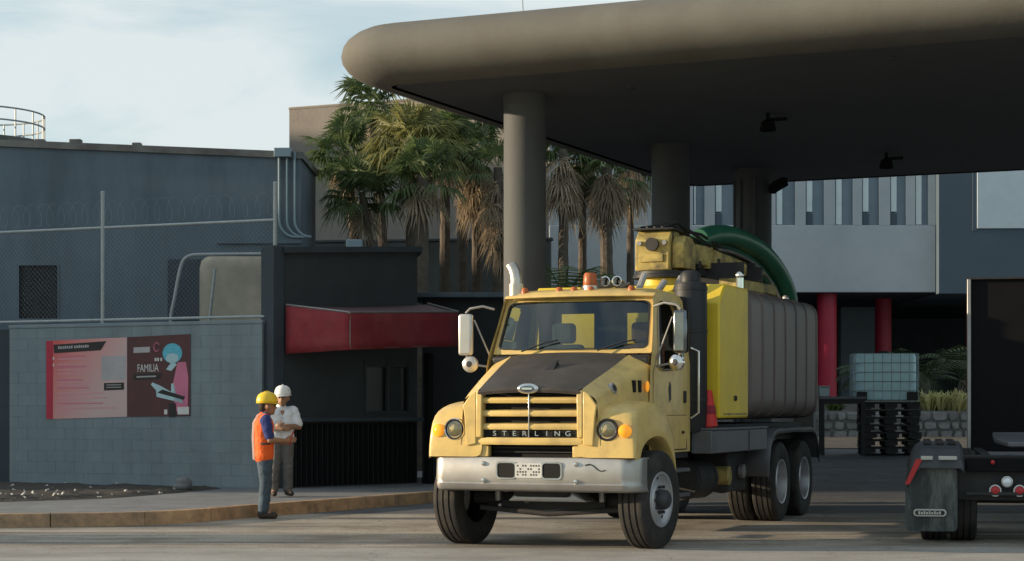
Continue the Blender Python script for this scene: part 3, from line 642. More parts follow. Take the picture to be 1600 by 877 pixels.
mb.box(win[0], win[1], .25, .35, win[2], win[3]); mb.build('wall', 'plaster_kiosk', ki)
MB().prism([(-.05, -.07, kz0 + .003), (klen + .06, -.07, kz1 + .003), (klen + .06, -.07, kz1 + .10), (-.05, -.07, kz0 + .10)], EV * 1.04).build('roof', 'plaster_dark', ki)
wo = MB().box(win[0] + .003, win[1] - .003, .05, .062, win[2] + .003, win[3] - .003).build('window', 'window_dark', ki)
mb = MB()
for a, b, c0, d0 in ((win[0] - .04, win[1] + .04, win[3], win[3] + .04), (win[0] - .04, win[1] + .04, win[2] - .04, win[2]), (win[0] - .04, win[0], win[2], win[3]), (win[1], win[1] + .04, win[2], win[3]), ((win[0] + win[1]) / 2 - .02, (win[0] + win[1]) / 2 + .02, win[2], win[3])):
    mb.box(a, b, -.02, .04, c0, d0)
mb.build('window_frame', 'plaster_kiosk', wo)
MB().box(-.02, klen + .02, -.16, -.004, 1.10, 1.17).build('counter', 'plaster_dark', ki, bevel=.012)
rib = MB().box(-.03, .03, -.045, -.003, 0.02, 1.07).build('rib', 'black_metal', ki, bevel=.006)
nr = 26
for k in range(nr):
    o = rib if k == 0 else dup(rib, ki); o.location = (.08 + (klen - .16) * k / (nr - 1), 0, 0)
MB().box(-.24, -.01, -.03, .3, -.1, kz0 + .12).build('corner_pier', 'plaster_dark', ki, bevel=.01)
pp = P(655, 764, 33.2)
po = MB().box(-.06, .06, -.06, .06, 0.0, 2.3).box(-.09, .09, -.09, .09, 0, .1).build('awning_post', 'black_metal', ki, bevel=.008)
po.location = (klen - .05, -.35, 0)
# awning (measured corners; slightly out of level)
aw = empty('red_awning', KA + Vector((0, 0, 0)), 0, 'faded dark red fabric awning over the gatehouse front', 'awning')
def AL(px, py, Y): return P(px, py, Y) - KA
A1, A2 = AL(447, 478, 31.93), AL(447, 553, 31.93)
B1, B2 = AL(546, 490, 31.2), AL(546, 547, 31.2)
C1, C2 = AL(716, 489, 33.4), AL(716, 541, 33.4)
D1, D2 = AL(668, 476, 34.25), AL(668, 544, 34.25)
def quadgrid(p, qv, r, s_, n=10, sag=.02):
    rows = []
    for j in range(5):
        t = j / 4; row = []
        for i in range(n + 1):
            u = i / n; a = p.lerp(qv, u); b = s_.lerp(r, u); v = a.lerp(b, t)
            v = v + Vector((0, 0, -sag * math.sin(math.pi * u) * (t if sag > 0 else 1)))
            v = v + Vector((0, 1, .4)) * (.022 * noise.noise(v * 2.3) + .008 * noise.noise(v * 7)) * (1 if 0 < t < 1 else .5)
            row.append(v)
        rows.append(row)
    return rows
MB().grid(quadgrid(A2, B2, B1, A1, sag=-.0)).build('side_panel', 'awning_red', aw, solid=.012, smooth=True)
MB().grid(quadgrid(B2, C2, C1, B1, sag=.0)).build('front_panel', 'awning_red', aw, solid=.012, smooth=True)
MB().grid(quadgrid(B1, C1, D1, A1, sag=.03)).build('top_panel', 'awning_top', aw, solid=.012, smooth=True)
for a, b in ((A2, B2), (B2, C2), (B1, B2), (B1, C1), (A1, B1), (C1, D1)):
    MB().cyl(a + Vector((0, .03, .02)), b + Vector((0, .03, .02)), .018, n=6).build('frame_tube', 'dull_steel', aw)

# low back roof slab and garden wall behind
lw = empty('garden_wall', (PX(700, 48.5), 48.5, 0), GA * .3, 'dull mossy plastered garden wall standing behind the palm trunks', 'wall')
MB().box(-3.6, 2.6, 0, .25, 0, PZ(377, 48.5)).build('wall', 'wall_mossy', lw)
MB().box(-3.65, 2.65, -.04, .29, PZ(377, 48.5) + .001, PZ(373, 48.5)).build('coping', 'wall_mossy', lw, bevel=.01)
sl = empty('service_shed', (PX(650, 35.6), 35.6, KH), 0, 'low dark shed with thin flat roof beside the gatehouse', 'shed')
mb = MB(); zz = PZ(466, 35.6) - KH
MB().box(0.1, 2.6, .3, 1.8, 0, zz).build('wall', 'plaster_kiosk', sl); MB().box(-.05, 2.9, -.25, 2, zz + .002, zz + .09).build('roof', 'plaster_slate', sl, bevel=.01)
# rooftop unit and pipes on the low roof beside the palms
ru = empty('condenser_unit', (PX(552, 38.6), 38.6, PZ(392, 38.6) - .35), 0, 'small pale condenser unit with pipes among the palm trunks', 'unit')
MB().box(-.15, .17, 0, .3, .30, .58).build('casing', 'conduit', ru, bevel=.02)
for x in (-.2, 0.0, .2): MB().cyl((x, .1, -.3), (x, .1, .30), .025, n=6).build('leg', 'conduit', ru)
MB().box(-.55, -.22, .05, .3, .32, .36).build('tray', 'panel_white_blue', ru, bevel=.01)

# ------------------------------------------------------------------ tan building far behind
tb = empty('tan_building', (PX(452, 58), 58, 0), GA, 'tall windowless tan plastered building rising behind the palms', 'building')
tz = PZ(172, 58)
MB().box(0, 8.6, 0, 9, 0, tz).build('wall', 'plaster_tan', tb)
MB().box(-.02, 8.62, -.02, 9.02, tz + .002, tz + .08).build('parapet', 'plaster_tan', tb, bevel=.02)
MB().sphere((2.2, 3, tz + .1), .55, 16, 10, (1, 1, .7)).build('roof_dome', 'litter_white', tb, smooth=True)

# ------------------------------------------------------------------ pale office building on the right
OY = 52.0
ob = empty('office_building', (PX(1080, OY), OY, 0), 0, 'pale blue-grey office building with slot windows and red ground-floor columns', 'building')
def XO(px, Y=OY): return PX(px, Y) - PX(1080, OY)
zb_, zs0, zs1, ztop = PZ(457, OY), PZ(352, OY), PZ(262, OY), PZ(225, OY)
FLR = 1.75
xa, xb = XO(858), XO(1462)
MB().box(xa, xb, 0, .155, zb_, zs0).build('spandrel', 'plaster_pale', ob, bevel=.02)
MB().box(xa, xb, 0, .155, zs1, ztop).build('upper_band', 'plaster_pale', ob)
MB().box(xa, xb, .16, .3, zb_ + .01, ztop - .01).build('recess_back', 'plaster_recess', ob)
edges = []
px = 1082
slots = [(1083, 1101), (1117, 1150), (1170, 1200), (1212, 1243), (1259, 1288), (1305, 1333), (1347, 1374), (1391, 1416), (1430, 1451)]
prev = 858
for a, b in slots:
    MB().box(XO(prev), XO(a), .001, .154, zs0 + .002, zs1 - .002).build('pier', 'plaster_pale', ob)
    w = MB().box(XO(a) + .03, XO(a) + .03 + (.16 if b - a > 20 else .05), .07, .158, zs0 + .02 + (0.35 if a in (1117, 1259, 1391, 1347) else 0), zs1 - .02).build('pane', 'pane_skylit', ob, bevel=.01)
    MB().box(XO(a) + .03, XO(a) + .2, .09, .157, zs0 + .01, zs0 + .32).build('vent', 'plaster_navy', ob) if a in (1117, 1259, 1391, 1347) else None
    prev = b
MB().box(XO(prev), xb, .001, .154, zs0 + .002, zs1 - .002).build('pier', 'plaster_pale', ob)
# navy wing on the right
nv = MB().box(xb + .01, XO(1760) + 8, -.35, 6, zb_ - .05, ztop + .5).build('navy_wing', 'plaster_navy', ob)
MB().box(XO(1527, 51.6), XO(1700, 51.6), -.40, -.352, PZ(357, 51.6), PZ(262, 51.6)).build('pale_window', 'panel_white_blue', nv, bevel=.01)
MB().box(XO(1520, 51.6), XO(1527, 51.6), -.38, -.352, PZ(361, 51.6), PZ(258, 51.6)).build('window_surround', 'plaster_navy', nv)
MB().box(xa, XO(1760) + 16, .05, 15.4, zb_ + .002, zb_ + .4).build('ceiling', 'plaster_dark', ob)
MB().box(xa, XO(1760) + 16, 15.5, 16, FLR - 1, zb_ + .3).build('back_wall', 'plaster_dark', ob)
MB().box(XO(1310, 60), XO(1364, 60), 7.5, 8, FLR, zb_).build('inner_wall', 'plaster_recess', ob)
for px, Y in ((1292, 52.6), (1380, 55.0), (1522, 54.5), (1200, 52.6)):
    MB().cyl((XO(px, Y), Y - OY, FLR - .05), (XO(px, Y), Y - OY, zb_ + .01), .27 if px < 1300 else .235, n=28, caps=False).build('column', 'red_column', ob, smooth=True)
tr = empty('terrace', (0, 0, 0)); tag(tr, kind='structure')
MB().box(PX(1000, 47), 40, 46.5, 70, 0, FLR - .02).build('floor', 'terrace', tr)
# stone planter wall with shrubs
PYY = 43.0
pw = empty('stone_planter', (PX(1275, PYY), PYY, 0), 0, 'low rubble stone planter wall below the office terrace', 'planter')
g0 = gz(6, 43) - .05; ptop = PZ(642, PYY)
plen = PX(1640, PYY) - PX(1275, PYY)
MB().box(0, plen, .03, .35, g0, ptop).build('wall_core', 'stone_mortar', pw)
random.seed(5)
zc = g0
while zc < ptop - .05:
    hrow = min(random.uniform(.16, .24), ptop - zc); x = 0
    while x < plen:
        w = random.uniform(.18, .42); hh = hrow - .025
        lo = rrect(max(.08, w - .03), hh, min(.05, hh * .4), 3)
        pts0 = [(x + w / 2 + a + random.uniform(-.012, .012), .03, zc + hrow / 2 + b + random.uniform(-.012, .012)) for a, b in lo]
        pts1 = [(x + w / 2 + (p[0] - x - w / 2) * .82, -.035 + random.uniform(-.01, .01), zc + hrow / 2 + (p[2] - zc - hrow / 2) * .82) for p in pts0]
        m_ = MB(); m_.ring(pts0, pts1); m_.poly(pts1); m_.build('stone', 'stone', pw)
        x += w
    zc += hrow
MB().box(0, plen, .35, 3.4, g0, ptop - .05).build('planter_soil', 'soil', pw)

def blade_tuft(mb, c, n, h, w, spread, rnd=.3):
    for k in range(n):
        a = random.uniform(0, 2 * math.pi); l = h * random.uniform(.6, 1.1); sp_ = spread * random.uniform(.3, 1)
        d = Vector((math.cos(a), math.sin(a), 0)); s = Vector((-d.y, d.x, 0)) * w * random.uniform(.6, 1.2)
        b = Vector(c) + d * random.uniform(0, .08)
        p1 = b + d * sp_ * .45 + Vector((0, 0, l * .65)); p2 = b + d * sp_ + Vector((0, 0, l * random.uniform(.7, 1)))
        mb.add([b - s * .4, b + s * .4, p1 - s, p1 + s, p2], [(0, 1, 3, 2), (2, 3, 4)])
random.seed(9)
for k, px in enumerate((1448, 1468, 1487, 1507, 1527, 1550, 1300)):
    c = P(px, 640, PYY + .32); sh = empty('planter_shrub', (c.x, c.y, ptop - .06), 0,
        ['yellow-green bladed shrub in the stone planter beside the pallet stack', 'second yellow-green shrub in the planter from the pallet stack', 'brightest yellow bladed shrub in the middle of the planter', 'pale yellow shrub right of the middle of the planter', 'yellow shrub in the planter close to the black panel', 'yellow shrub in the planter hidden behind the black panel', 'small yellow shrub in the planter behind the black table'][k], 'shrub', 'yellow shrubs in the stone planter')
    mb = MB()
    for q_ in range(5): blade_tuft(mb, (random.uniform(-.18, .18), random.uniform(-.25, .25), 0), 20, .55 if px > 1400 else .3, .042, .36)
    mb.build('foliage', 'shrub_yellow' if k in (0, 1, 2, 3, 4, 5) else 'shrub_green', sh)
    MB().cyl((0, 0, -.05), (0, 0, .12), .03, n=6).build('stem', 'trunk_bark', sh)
# ochre ground in front of the planter
mb = MB(); mb.grid([[(x, y, gz(x, y) + .012) for x in [5.8 + .6 * i for i in range(18)]] for y in (39.6, 40.6, 41.6, 43.0)])
tag(mb.build('dirt_strip', 'dirt_path', smooth=True), kind='structure')

# ------------------------------------------------------------------ gate canopy
SZ, BR = 6.1, 0.43
cor = Vector((PX(600, 27.4), 27.4, SZ))
ca = empty('gate_canopy', (cor.x, cor.y, 0), GA, 'big flat gate canopy with rounded tan edge and dark soffit over the truck', 'canopy')
CW, CD, cr = 26.0, 13.6, 0.30
# roof slab: bullnose swept round the plan outline
def plan(off, n=8):
    pts = []
    for cx, cy, a0 in ((CW - cr, CD - cr, 0), (cr, CD - cr, 90), (cr, cr, 180), (CW - cr, cr, 270)):
        for k in range(n):
            a = R(a0 + 90 * k / (n - 1)); pts.append((cx + math.cos(a) * (cr + off), cy + math.sin(a) * (cr + off)))
    return pts
rows = []
for k in range(13):
    t = -90 + 180 * k / 12
    rows.append([(x, y, SZ + BR + math.sin(R(t)) * BR) for x, y in plan(math.cos(R(t)) * 0.72)])
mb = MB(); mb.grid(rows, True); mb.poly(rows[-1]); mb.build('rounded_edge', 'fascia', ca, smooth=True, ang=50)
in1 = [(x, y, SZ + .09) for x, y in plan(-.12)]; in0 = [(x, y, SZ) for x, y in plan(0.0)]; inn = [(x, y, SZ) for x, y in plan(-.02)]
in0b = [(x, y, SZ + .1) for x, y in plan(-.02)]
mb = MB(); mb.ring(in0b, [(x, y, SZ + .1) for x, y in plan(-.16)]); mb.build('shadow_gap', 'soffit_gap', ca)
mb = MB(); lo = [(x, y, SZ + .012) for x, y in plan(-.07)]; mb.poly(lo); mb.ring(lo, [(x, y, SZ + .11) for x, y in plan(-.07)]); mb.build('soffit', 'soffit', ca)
def to_local(v):
    d = v - Vector((cor.x, cor.y, 0)); return Vector((d.dot(U), d.dot(V), v.z))
for k, (px, py, w) in enumerate(((820, 150, 66), (1048, 228, 60), (1177, 266, 57))):
    Y = F * (SZ - CH) / (HZ - py); c = to_local(Vector((PX(px, Y), Y, 0)))
    r = w * Y / F / 2
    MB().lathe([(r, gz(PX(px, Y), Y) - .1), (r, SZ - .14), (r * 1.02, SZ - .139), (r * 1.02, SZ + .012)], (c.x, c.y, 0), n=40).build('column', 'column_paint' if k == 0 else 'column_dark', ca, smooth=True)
    if k == 2:
        cm = MB().box(-.07, .07, -.4, 0, -.07, .07, Matrix.Rotation(R(-18), 4, 'X')).box(-.09, .09, -.42, -.05, .07, .085, Matrix.Rotation(R(-18), 4, 'X')).build('security_camera', 'black_metal', ca, bevel=.01)
        cm.location = c + Vector((r + .05, -.15, PZ(300, Y))); cm.rotation_euler = (0, 0, R(60))
        MB().box(c.x + r * .6, c.x + r + .1, c.y - .04, c.y + .04, PZ(300, Y) - .05, PZ(300, Y) + .05).build('bracket', 'black_metal', ca)
        for q_, dx in enumerate((-.9, -.45, .35)):
            MB().cyl((c.x + dx * r, c.y - math.sqrt(1 - dx * dx) * r - .02, .6), (c.x + dx * r, c.y - math.sqrt(1 - dx * dx) * r - .02, SZ - .2), .035, n=8).build('downpipe', 'column_dark', ca, smooth=True)
for px, py in ((1200, 178), (1385, 240)):
    Y = F * (SZ - CH) / (HZ - py); c = to_local(Vector((PX(px, Y), Y, 0)))
    o = MB().cyl((0, 0, -.10), (0, 0, .012), .03, n=8).lathe([(.03, -.08), (.10, -.13), (.13, -.26), (.11, -.27), (.02, -.2)], (0, 0, 0), n=16).box(.05, .3, -.03, .03, -.12, -.07).build('hanging_lamp', 'black_metal', ca, smooth=True)
    o.location = (c.x, c.y, SZ)
random.seed(3)
for px, py in ((985, 138), (1392, 92)):
    Y = F * (SZ - CH) / (HZ - py); c = to_local(Vector((PX(px, Y), Y, 0)))
    MB().cyl((c.x, c.y, SZ - .02), (c.x, c.y, SZ + .012), .07, n=12).build('soffit_spot', 'column_dark', ca)
# aerial on the canopy roof
c = to_local(P(805, 20, 26.9)); 
MB().cyl((c.x, c.y + .3, SZ + 2 * BR - .02), (c.x - .02, c.y + .3, SZ + 2 * BR + .32), .008, n=5).build('aerial', 'dull_steel', ca)
MB().cyl((c.x + .2, c.y + .3, SZ + 2 * BR - .02), (c.x + .2, c.y + .3, SZ + 2 * BR + .1), .012, n=5).build('aerial', 'dull_steel', ca)

# ------------------------------------------------------------------ palms
def fan_leaf(mb, base, direc, petiole, size, droop, nb=30, fold=0.5):
    d = Vector(direc).normalized(); up = Vector((0, 0, 1))
    side = d.cross(up)
    side = side.normalized() if side.length > 1e-3 else Vector((1, 0, 0))
    nrm = side.cross(d).normalized()
    p0 = Vector(base); p1 = p0 + d * petiole + Vector((0, 0, -droop * petiole * .35))
    w = .018
    mb.add([p0 - side * w, p0 + side * w, p1 + side * w * .6, p1 - side * w * .6], [(0, 1, 2, 3)])
    for k in range(nb):
        a = R(-125 + 250 * k / (nb - 1)) + random.uniform(-.05, .05)
        l = size * (0.72 + .28 * math.cos(a * .6)) * random.uniform(.85, 1.08)
        b = (d * math.cos(a) + side * math.sin(a)).normalized()
        ww = size * .036; sd = nrm.cross(b).normalized()
        m1 = p1 + b * l * .55 + nrm * abs(math.sin(a)) * fold * size * .12 + Vector((0, 0, -droop * l * .12))
        m2 = p1 + b * l + Vector((0, 0, -droop * l * random.uniform(.35, 1.0)))
        c0 = p1 + b * l * .05
        mb.add([c0, m1 - sd * ww + nrm * .01, m1 - nrm * ww * .5, m1 + sd * ww + nrm * .01, m2], [(0, 1, 2), (0, 2, 3), (1, 4, 2), (2, 4, 3)])
def palm(px, base_py, crown_py, Y, label, nlive=26, ndead=22, size=.75, tr=.13, lean=0, live='frond_green', seed=0, deadlen=1.0, base_z=0.0, up=(-25, 80)):
    random.seed(seed); nlive = int(nlive * .95); ndead = int(ndead * (.4 if px < 735 else .65))
    base = Vector((PX(px, Y), Y, base_z)); top = Vector((PX(px + lean, Y), Y, PZ(crown_py, Y)))
    t = empty('fan_palm', base, 0, label, 'palm tree', 'palms behind the gatehouse')
    h = top - base; pts = []; rs = []
    n = 26
    for i in range(n + 1):
        f = i / n; pts.append(Vector((h.x * f * f, 0, h.z * f)) + Vector((.03 * noise.noise(Vector((f * 3, seed, 0))), .03 * noise.noise(Vector((f * 3, seed, 5))), 0)))
        rs.append(tr * (1.25 - .45 * f) * (1.06 if i % 2 else .95) + (.06 * (1 - f * 5) if f < .2 else 0))
    MB().tube(pts, rs, 10).build('trunk', 'trunk_bark', t, smooth=True, ang=20)
    mb = MB(); c = pts[-1]
    for k in range(nlive):
        az = random.uniform(0, 2 * math.pi); el = R(random.uniform(*up))
        d = Vector((math.cos(az) * math.cos(el), math.sin(az) * math.cos(el), math.sin(el)))
        fan_leaf(mb, c + d * .05, d, random.uniform(.45, .95) * size, size * random.uniform(.75, 1.1), .35 + .5 * (1 - max(0, math.sin(el))))
    mb.build('crown', live, t)
    if ndead:
        mb = MB()
        for k in range(ndead):
            az = random.uniform(0, 2 * math.pi); el = R(random.uniform(-82, -35)); b = c - Vector((0, 0, random.uniform(0, .55 * deadlen)))
            d = Vector((math.cos(az) * math.cos(el), math.sin(az) * math.cos(el), math.sin(el)))
            fan_leaf(mb, b, d, random.uniform(.2, .5) * size, size * random.uniform(.6, .95), 1.0, nb=18, fold=.1)
        mb.build('dead_skirt', 'frond_dead', t)
    return t
palm(610, 450, 160, 46.5, 'tallest palm with its crown against the sky beside the canopy corner', size=0.70, seed=1, lean=-32, ndead=8)
palm(640, 450, 225, 42.5, 'brightest sunlit green fan palm in front of the tan wall', size=0.78, nlive=40, ndead=10, seed=2, lean=8, live='frond_yellowgreen', tr=.15)
palm(655, 450, 275, 41.0, 'low-crowned palm with the thickest trunk behind the gatehouse', size=0.63, ndead=22, seed=3, tr=.17, lean=6)
palm(575, 450, 240, 43.5, 'leftmost fan palm leaning towards the slate building', size=0.70, nlive=30, ndead=12, seed=4, lean=-38)
palm(610, 450, 300, 42.2, 'small dark fan palm leaning over the low kiosk roof', size=0.63, nlive=26, ndead=8, seed=5, lean=-45, tr=.09)
palm(695, 450, 225, 44.5, 'green palm with silvery leaves just under the canopy edge', size=0.70, nlive=32, ndead=18, seed=6, lean=0)
palm(745, 450, 235, 45.5, 'palm with dry brown thatch left of the lit canopy column', size=0.67, nlive=16, ndead=48, seed=7, lean=0, deadlen=2.2)
palm(778, 450, 262, 44.0, 'palm with long dry hanging leaves against the lit canopy column', size=0.63, nlive=8, ndead=50, seed=8, deadlen=3.0)
palm(722, 450, 190, 47.5, 'palm whose crown tops the group directly below the canopy soffit', size=0.70, nlive=26, ndead=20, seed=14)
palm(880, 450, 235, 44.5, 'palm with shaggy thatch just right of the lit canopy column', size=0.67, nlive=14, ndead=46, seed=9, deadlen=1.7)
palm(910, 450, 245, 46.0, 'thin-trunked palm between the first two canopy columns', size=0.59, nlive=10, ndead=30, seed=10, tr=.11)
palm(948, 450, 262, 45.0, 'palm with pale dry leaves left of the second canopy column', size=0.70, nlive=14, ndead=44, seed=11, tr=.16, deadlen=1.1)
palm(985, 450, 250, 47.0, 'palm with dry leaf fringe touching the second canopy column', size=0.70, nlive=12, ndead=36, seed=12, tr=.1)
def feather_palm(px, Y, z0, h, label, n=16, L=1.3, seed=0, m='frond_green', cat='palm'):
    random.seed(seed)
    t = empty('feather_palm', (PX(px, Y), Y, z0), 0, label, cat, 'low feather palms')
    MB().tube([(0, 0, -.1), (0, 0, h * .5), (0.02, 0, h)], [.14, .11, .09], 10).build('trunk', 'trunk_bark', t, smooth=True)
    mb = MB()
    for k in range(n):
        az = 2 * math.pi * k / n + random.uniform(-.2, .2); el = R(random.uniform(25, 75)); v = Vector((math.cos(az) * math.cos(el), math.sin(az) * math.cos(el), math.sin(el)))
        p = Vector((0, 0, h)); st = L * random.uniform(.8, 1.1) / 14; sp_ = [p.copy()]
        for i in range(14): p = p + v * st; v = (v + Vector((0, 0, -.13))).normalized(); sp_.append(p.copy())
        mb.tube(sp_, .012, 3)
        for i in range(2, 15):
            d = (sp_[i] - sp_[i - 1]).normalized(); s = d.cross(Vector((0, 0, 1))).normalized(); l = .34 * L * math.sin(math.pi * (i + 1) / 17) + .08
            for sg in (1, -1):
                e = sp_[i] + (s * sg + d * .6).normalized() * l + Vector((0, 0, -l * .35)); w = d * .022
                mb.add([sp_[i] - w, sp_[i] + w, e], [(0, 1, 2)])
    mb.build('crown', m, t)
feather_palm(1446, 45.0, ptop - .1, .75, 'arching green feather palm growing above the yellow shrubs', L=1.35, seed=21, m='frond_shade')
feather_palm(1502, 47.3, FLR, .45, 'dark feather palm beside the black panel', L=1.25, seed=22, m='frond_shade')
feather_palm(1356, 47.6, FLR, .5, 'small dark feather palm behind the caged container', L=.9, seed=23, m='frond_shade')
feather_palm(882, 41.0, .2, 3.4, 'dark feather palm low between the first two canopy columns', L=1.7, seed=24)
feather_palm(975, 40.5, .2, 2.9, 'dark bushy feather palm behind the cab roof', L=1.3, n=28, seed=25)
# ------------------------------------------------------------------ unseen blocks added left of the view to shade the yard
for nm, x0, x1, y0, y1, h, lab in (('shade_block', -80, -60, 29.4, 37.3, 20.0, 'narrow tall unseen block added on the far left to shade the yard'), ('shade_block', -84, -60, 37.6, 51, 15.4, 'lower pale unseen block added for shade between two taller ones'), ('shade_block', -90, -60, 51.2, 95, 19.2, 'taller pale unseen block added for shade further along')):
    wh = empty(nm, ((x0 + x1) / 2, (y0 + y1) / 2, 0), 0, lab, 'shade_block', 'added shade blocks on the far left')
    a, b = (x1 - x0) / 2, (y1 - y0) / 2
    MB().box(-a, a, -b, b, 0, h).build('wall', 'shade_block', wh); MB().box(-a - .3, a + .3, -b - .3, b + .3, h + .002, h + .4).build('roof', 'roof_edge', wh)
    k = -b + 2
    while k < b - 2:
        MB().box(a + .002, a + .05, k, k + 1.6, h * .6, h * .6 + 1.2).build('window', 'window_dark', wh); k += 3.2
MB_ = MB().box(-.9, .9, -.75, .75, 0, 2.3).box(-1.0, 1.0, -.85, .85, 2.301, 2.45)  # unseen block, added to throw a shadow band across the apron
o = MB_.build('shadow_caster', 'sidewalk_concrete', bevel=.02); o.location = (-13.5, 21.9, 0); tag(o, 'broad unseen concrete block added to cast a shadow over the apron', 'pier')

# ------------------------------------------------------------------ vacuum truck
TYAW = R(21.5)
tc = Vector((0.484, 20.94, 0))
trk = empty('vacuum_truck', tc, math.atan2(-math.cos(TYAW), -math.sin(TYAW)), 'yellow vacuum tank truck with black hood driving out under the canopy', 'truck')
YE = 'truck_yellow'
def mir(f):
    for s in (1, -1): f(s)
# bumper
def bump_x(y):
    a = abs(y) / 1.19; return 0.83 - .05 * a * a - (0.30 * ((a - .86) / .14) ** 2 if a > .86 else 0)
prof = [(-.07, .985), (-.01, .98), (.0, .965), (.012, .86), (.014, .76), (.0, .715), (.012, .70), (-.015, .645), (-.07, .62)]
ysb = [-1.19 + 2.38 * i / 60 for i in range(61)]
bp = MB(); bp.grid([[(bump_x(y) + dx, y, z) for dx, z in prof] for y in ysb])
bp = bp.build('bumper', 'bumper_steel', trk, smooth=True, solid=.02, ang=50)
def on_bump(y, z): return bump_x(y) + .0135
for y in (-.255, .255):
    lo = rrect(.20, .155, .035); h = [(on_bump(y + a, 0) + .002, y + a, .845 + b) for a, b in lo]; h2 = [(on_bump(y + a, 0) + .004, y + a * 1.16, .845 + b * 1.2) for a, b in lo]
    m_ = MB(); m_.ring(h, h2); m_.ring([(p[0] + .006, p[1], p[2]) for p in h], [(p[0] + .004, p[1], p[2]) for p in h2]); m_.build('tow_opening_rim', 'chrome', bp, smooth=True)
    m_ = MB(); m_.poly(h); m_.build('tow_opening', 'soffit_gap', bp)
pl = MB().prism([(on_bump(0, 0) + .004, a, .845 + b) for a, b in rrect(.30, .155, .015, 3)], (.006, 0, 0)).build('number_plate', 'plate_white', bp)
for r_ in (-.045, -.015, .015, .05):
    random.seed(int(r_ * 1000) + 5)
    for c_ in range(9):
        if random.random() < .75: MB().box(on_bump(0, 0) + .010, on_bump(0, 0) + .012, -.13 + c_ * .03, -.113 + c_ * .03, .845 + r_ - .008, .845 + r_ + .010).build('plate_character', 'print_dark', bp)
for y in (-.52, .52):
    for z in (.915, .735):
        MB().lathe([(.001, .02), (.018, .018), (.026, .004), (.026, -.01)], (on_bump(y, 0), y, z), axis='x', n=12).build('bolt', 'chrome', bp, smooth=True)
# dent scratch on the bumper's left
MB().tube([(on_bump(y, 0) + .001, y, .90 - .25 * (y - .66) ** 1.0 + .02 * math.sin(y * 30)) for y in [.62 + .02 * i for i in range(12)]], .006, 4).build('scratch', 'chassis', bp)

# fenders with wheel arches
outer = [(.80, .985), (.80, 1.10), (.77, 1.22), (.68, 1.34), (.50, 1.43), (.25, 1.475), (0, 1.48), (-.25, 1.44), (-.45, 1.31), (-.58, 1.12), (-.65, .9), (-.69, .68)]
inner = [(.82, .985), (.82, 1.15), (.81, 1.35), (.76, 1.50), (.55, 1.56), (.28, 1.60), (0, 1.60), (-.27, 1.57), (-.49, 1.42), (-.62, 1.18), (-.69, .92), (-.72, .68)]
arch = [(.66, .975), (.655, 1.0), (.645, 1.03), (.62, 1.06)] + [(math.cos(R(a)) * .64, .52 + math.sin(R(a)) * .67) for a in (56, 74, 92, 112, 133, 152, 167, 178)]
arch = [(.66, .975), (.65, 1.0), (.62, 1.05), (.57, 1.09), (.42, 1.155), (.2, 1.19), (0, 1.195), (-.2, 1.165), (-.40, 1.06), (-.53, .93), (-.60, .78), (-.645, .66)]
def fender(s):
    rows = []
    n = 9
    for j in range(n + 1):
        t = j / n; w = 1 - math.sqrt(max(0, 1 - t * t)); y = .54 + .63 * t
        y = .54 + .62 * math.sin(t * math.pi / 2) if t > 0 else .54
        rows.append([Vector((a[0] + (b[0] - a[0]) * w, s * y, a[1] + (b[1] - a[1]) * w)) for a, b in zip(inner, outer)])
    rows.append([Vector((b[0], s * 1.165, b[1] - .03)) for b in outer])
    rows.append([Vector((b[0] * .35 + a[0] * .65, s * 1.172, b[1] * .35 + a[1] * .65)) for a, b in zip(arch, outer)])
    rows.append([Vector((a[0], s * 1.19, a[1])) for a in arch])
    rows.append([Vector((a[0], s * 1.12, a[1] - .01)) for a in arch])
    rows.append([Vector((a[0], s * .6, a[1] - .01)) for a in arch])
    fd = MB(); fd.grid(rows); fd = fd.build('fender', YE, trk, smooth=True, sub=1, ang=80)
    # headlight and turn signal
    y = s * .86; hz = 1.275; hx = .808
    hl = MB().lathe([(.078, -.05), (.078, .0), (.098, .012), (.118, .002), (.118, -.05)], (hx, y, hz), axis='x', n=28).build('headlight', 'plastic_black', trk, smooth=True)
    MB().lathe([(.001, -.035), (.03, -.03), (.06, -.015), (.085, .008)], (hx, y, hz), axis='x', n=24).build('reflector', 'lens_clear', hl, smooth=True)
    MB().lathe([(.001, .03), (.04, .026), (.07, .015), (.084, .004)], (hx, y, hz), axis='x', n=24).build('lens', 'lamp_glass', hl, smooth=True)
    MB().lathe([(.10, .0), (.112, .014), (.12, .002)], (hx + .004, y, hz), axis='x', n=28).build('bezel', 'chrome' if s < 0 else 'plastic_black', hl, smooth=True)
    m_ = MB().lathe([(.001, .045), (.04, .04), (.062, .022), (.066, -.03)], (0, 0, 0), axis='x', n=18); o = m_.build('turn_signal', 'amber_lit', trk, smooth=True); o.location = (.802, s * 1.05, 1.262); o.scale = (1.1, 1.1, 1.1); o.rotation_euler = (0, 0, s * R(22))
mir(fender)
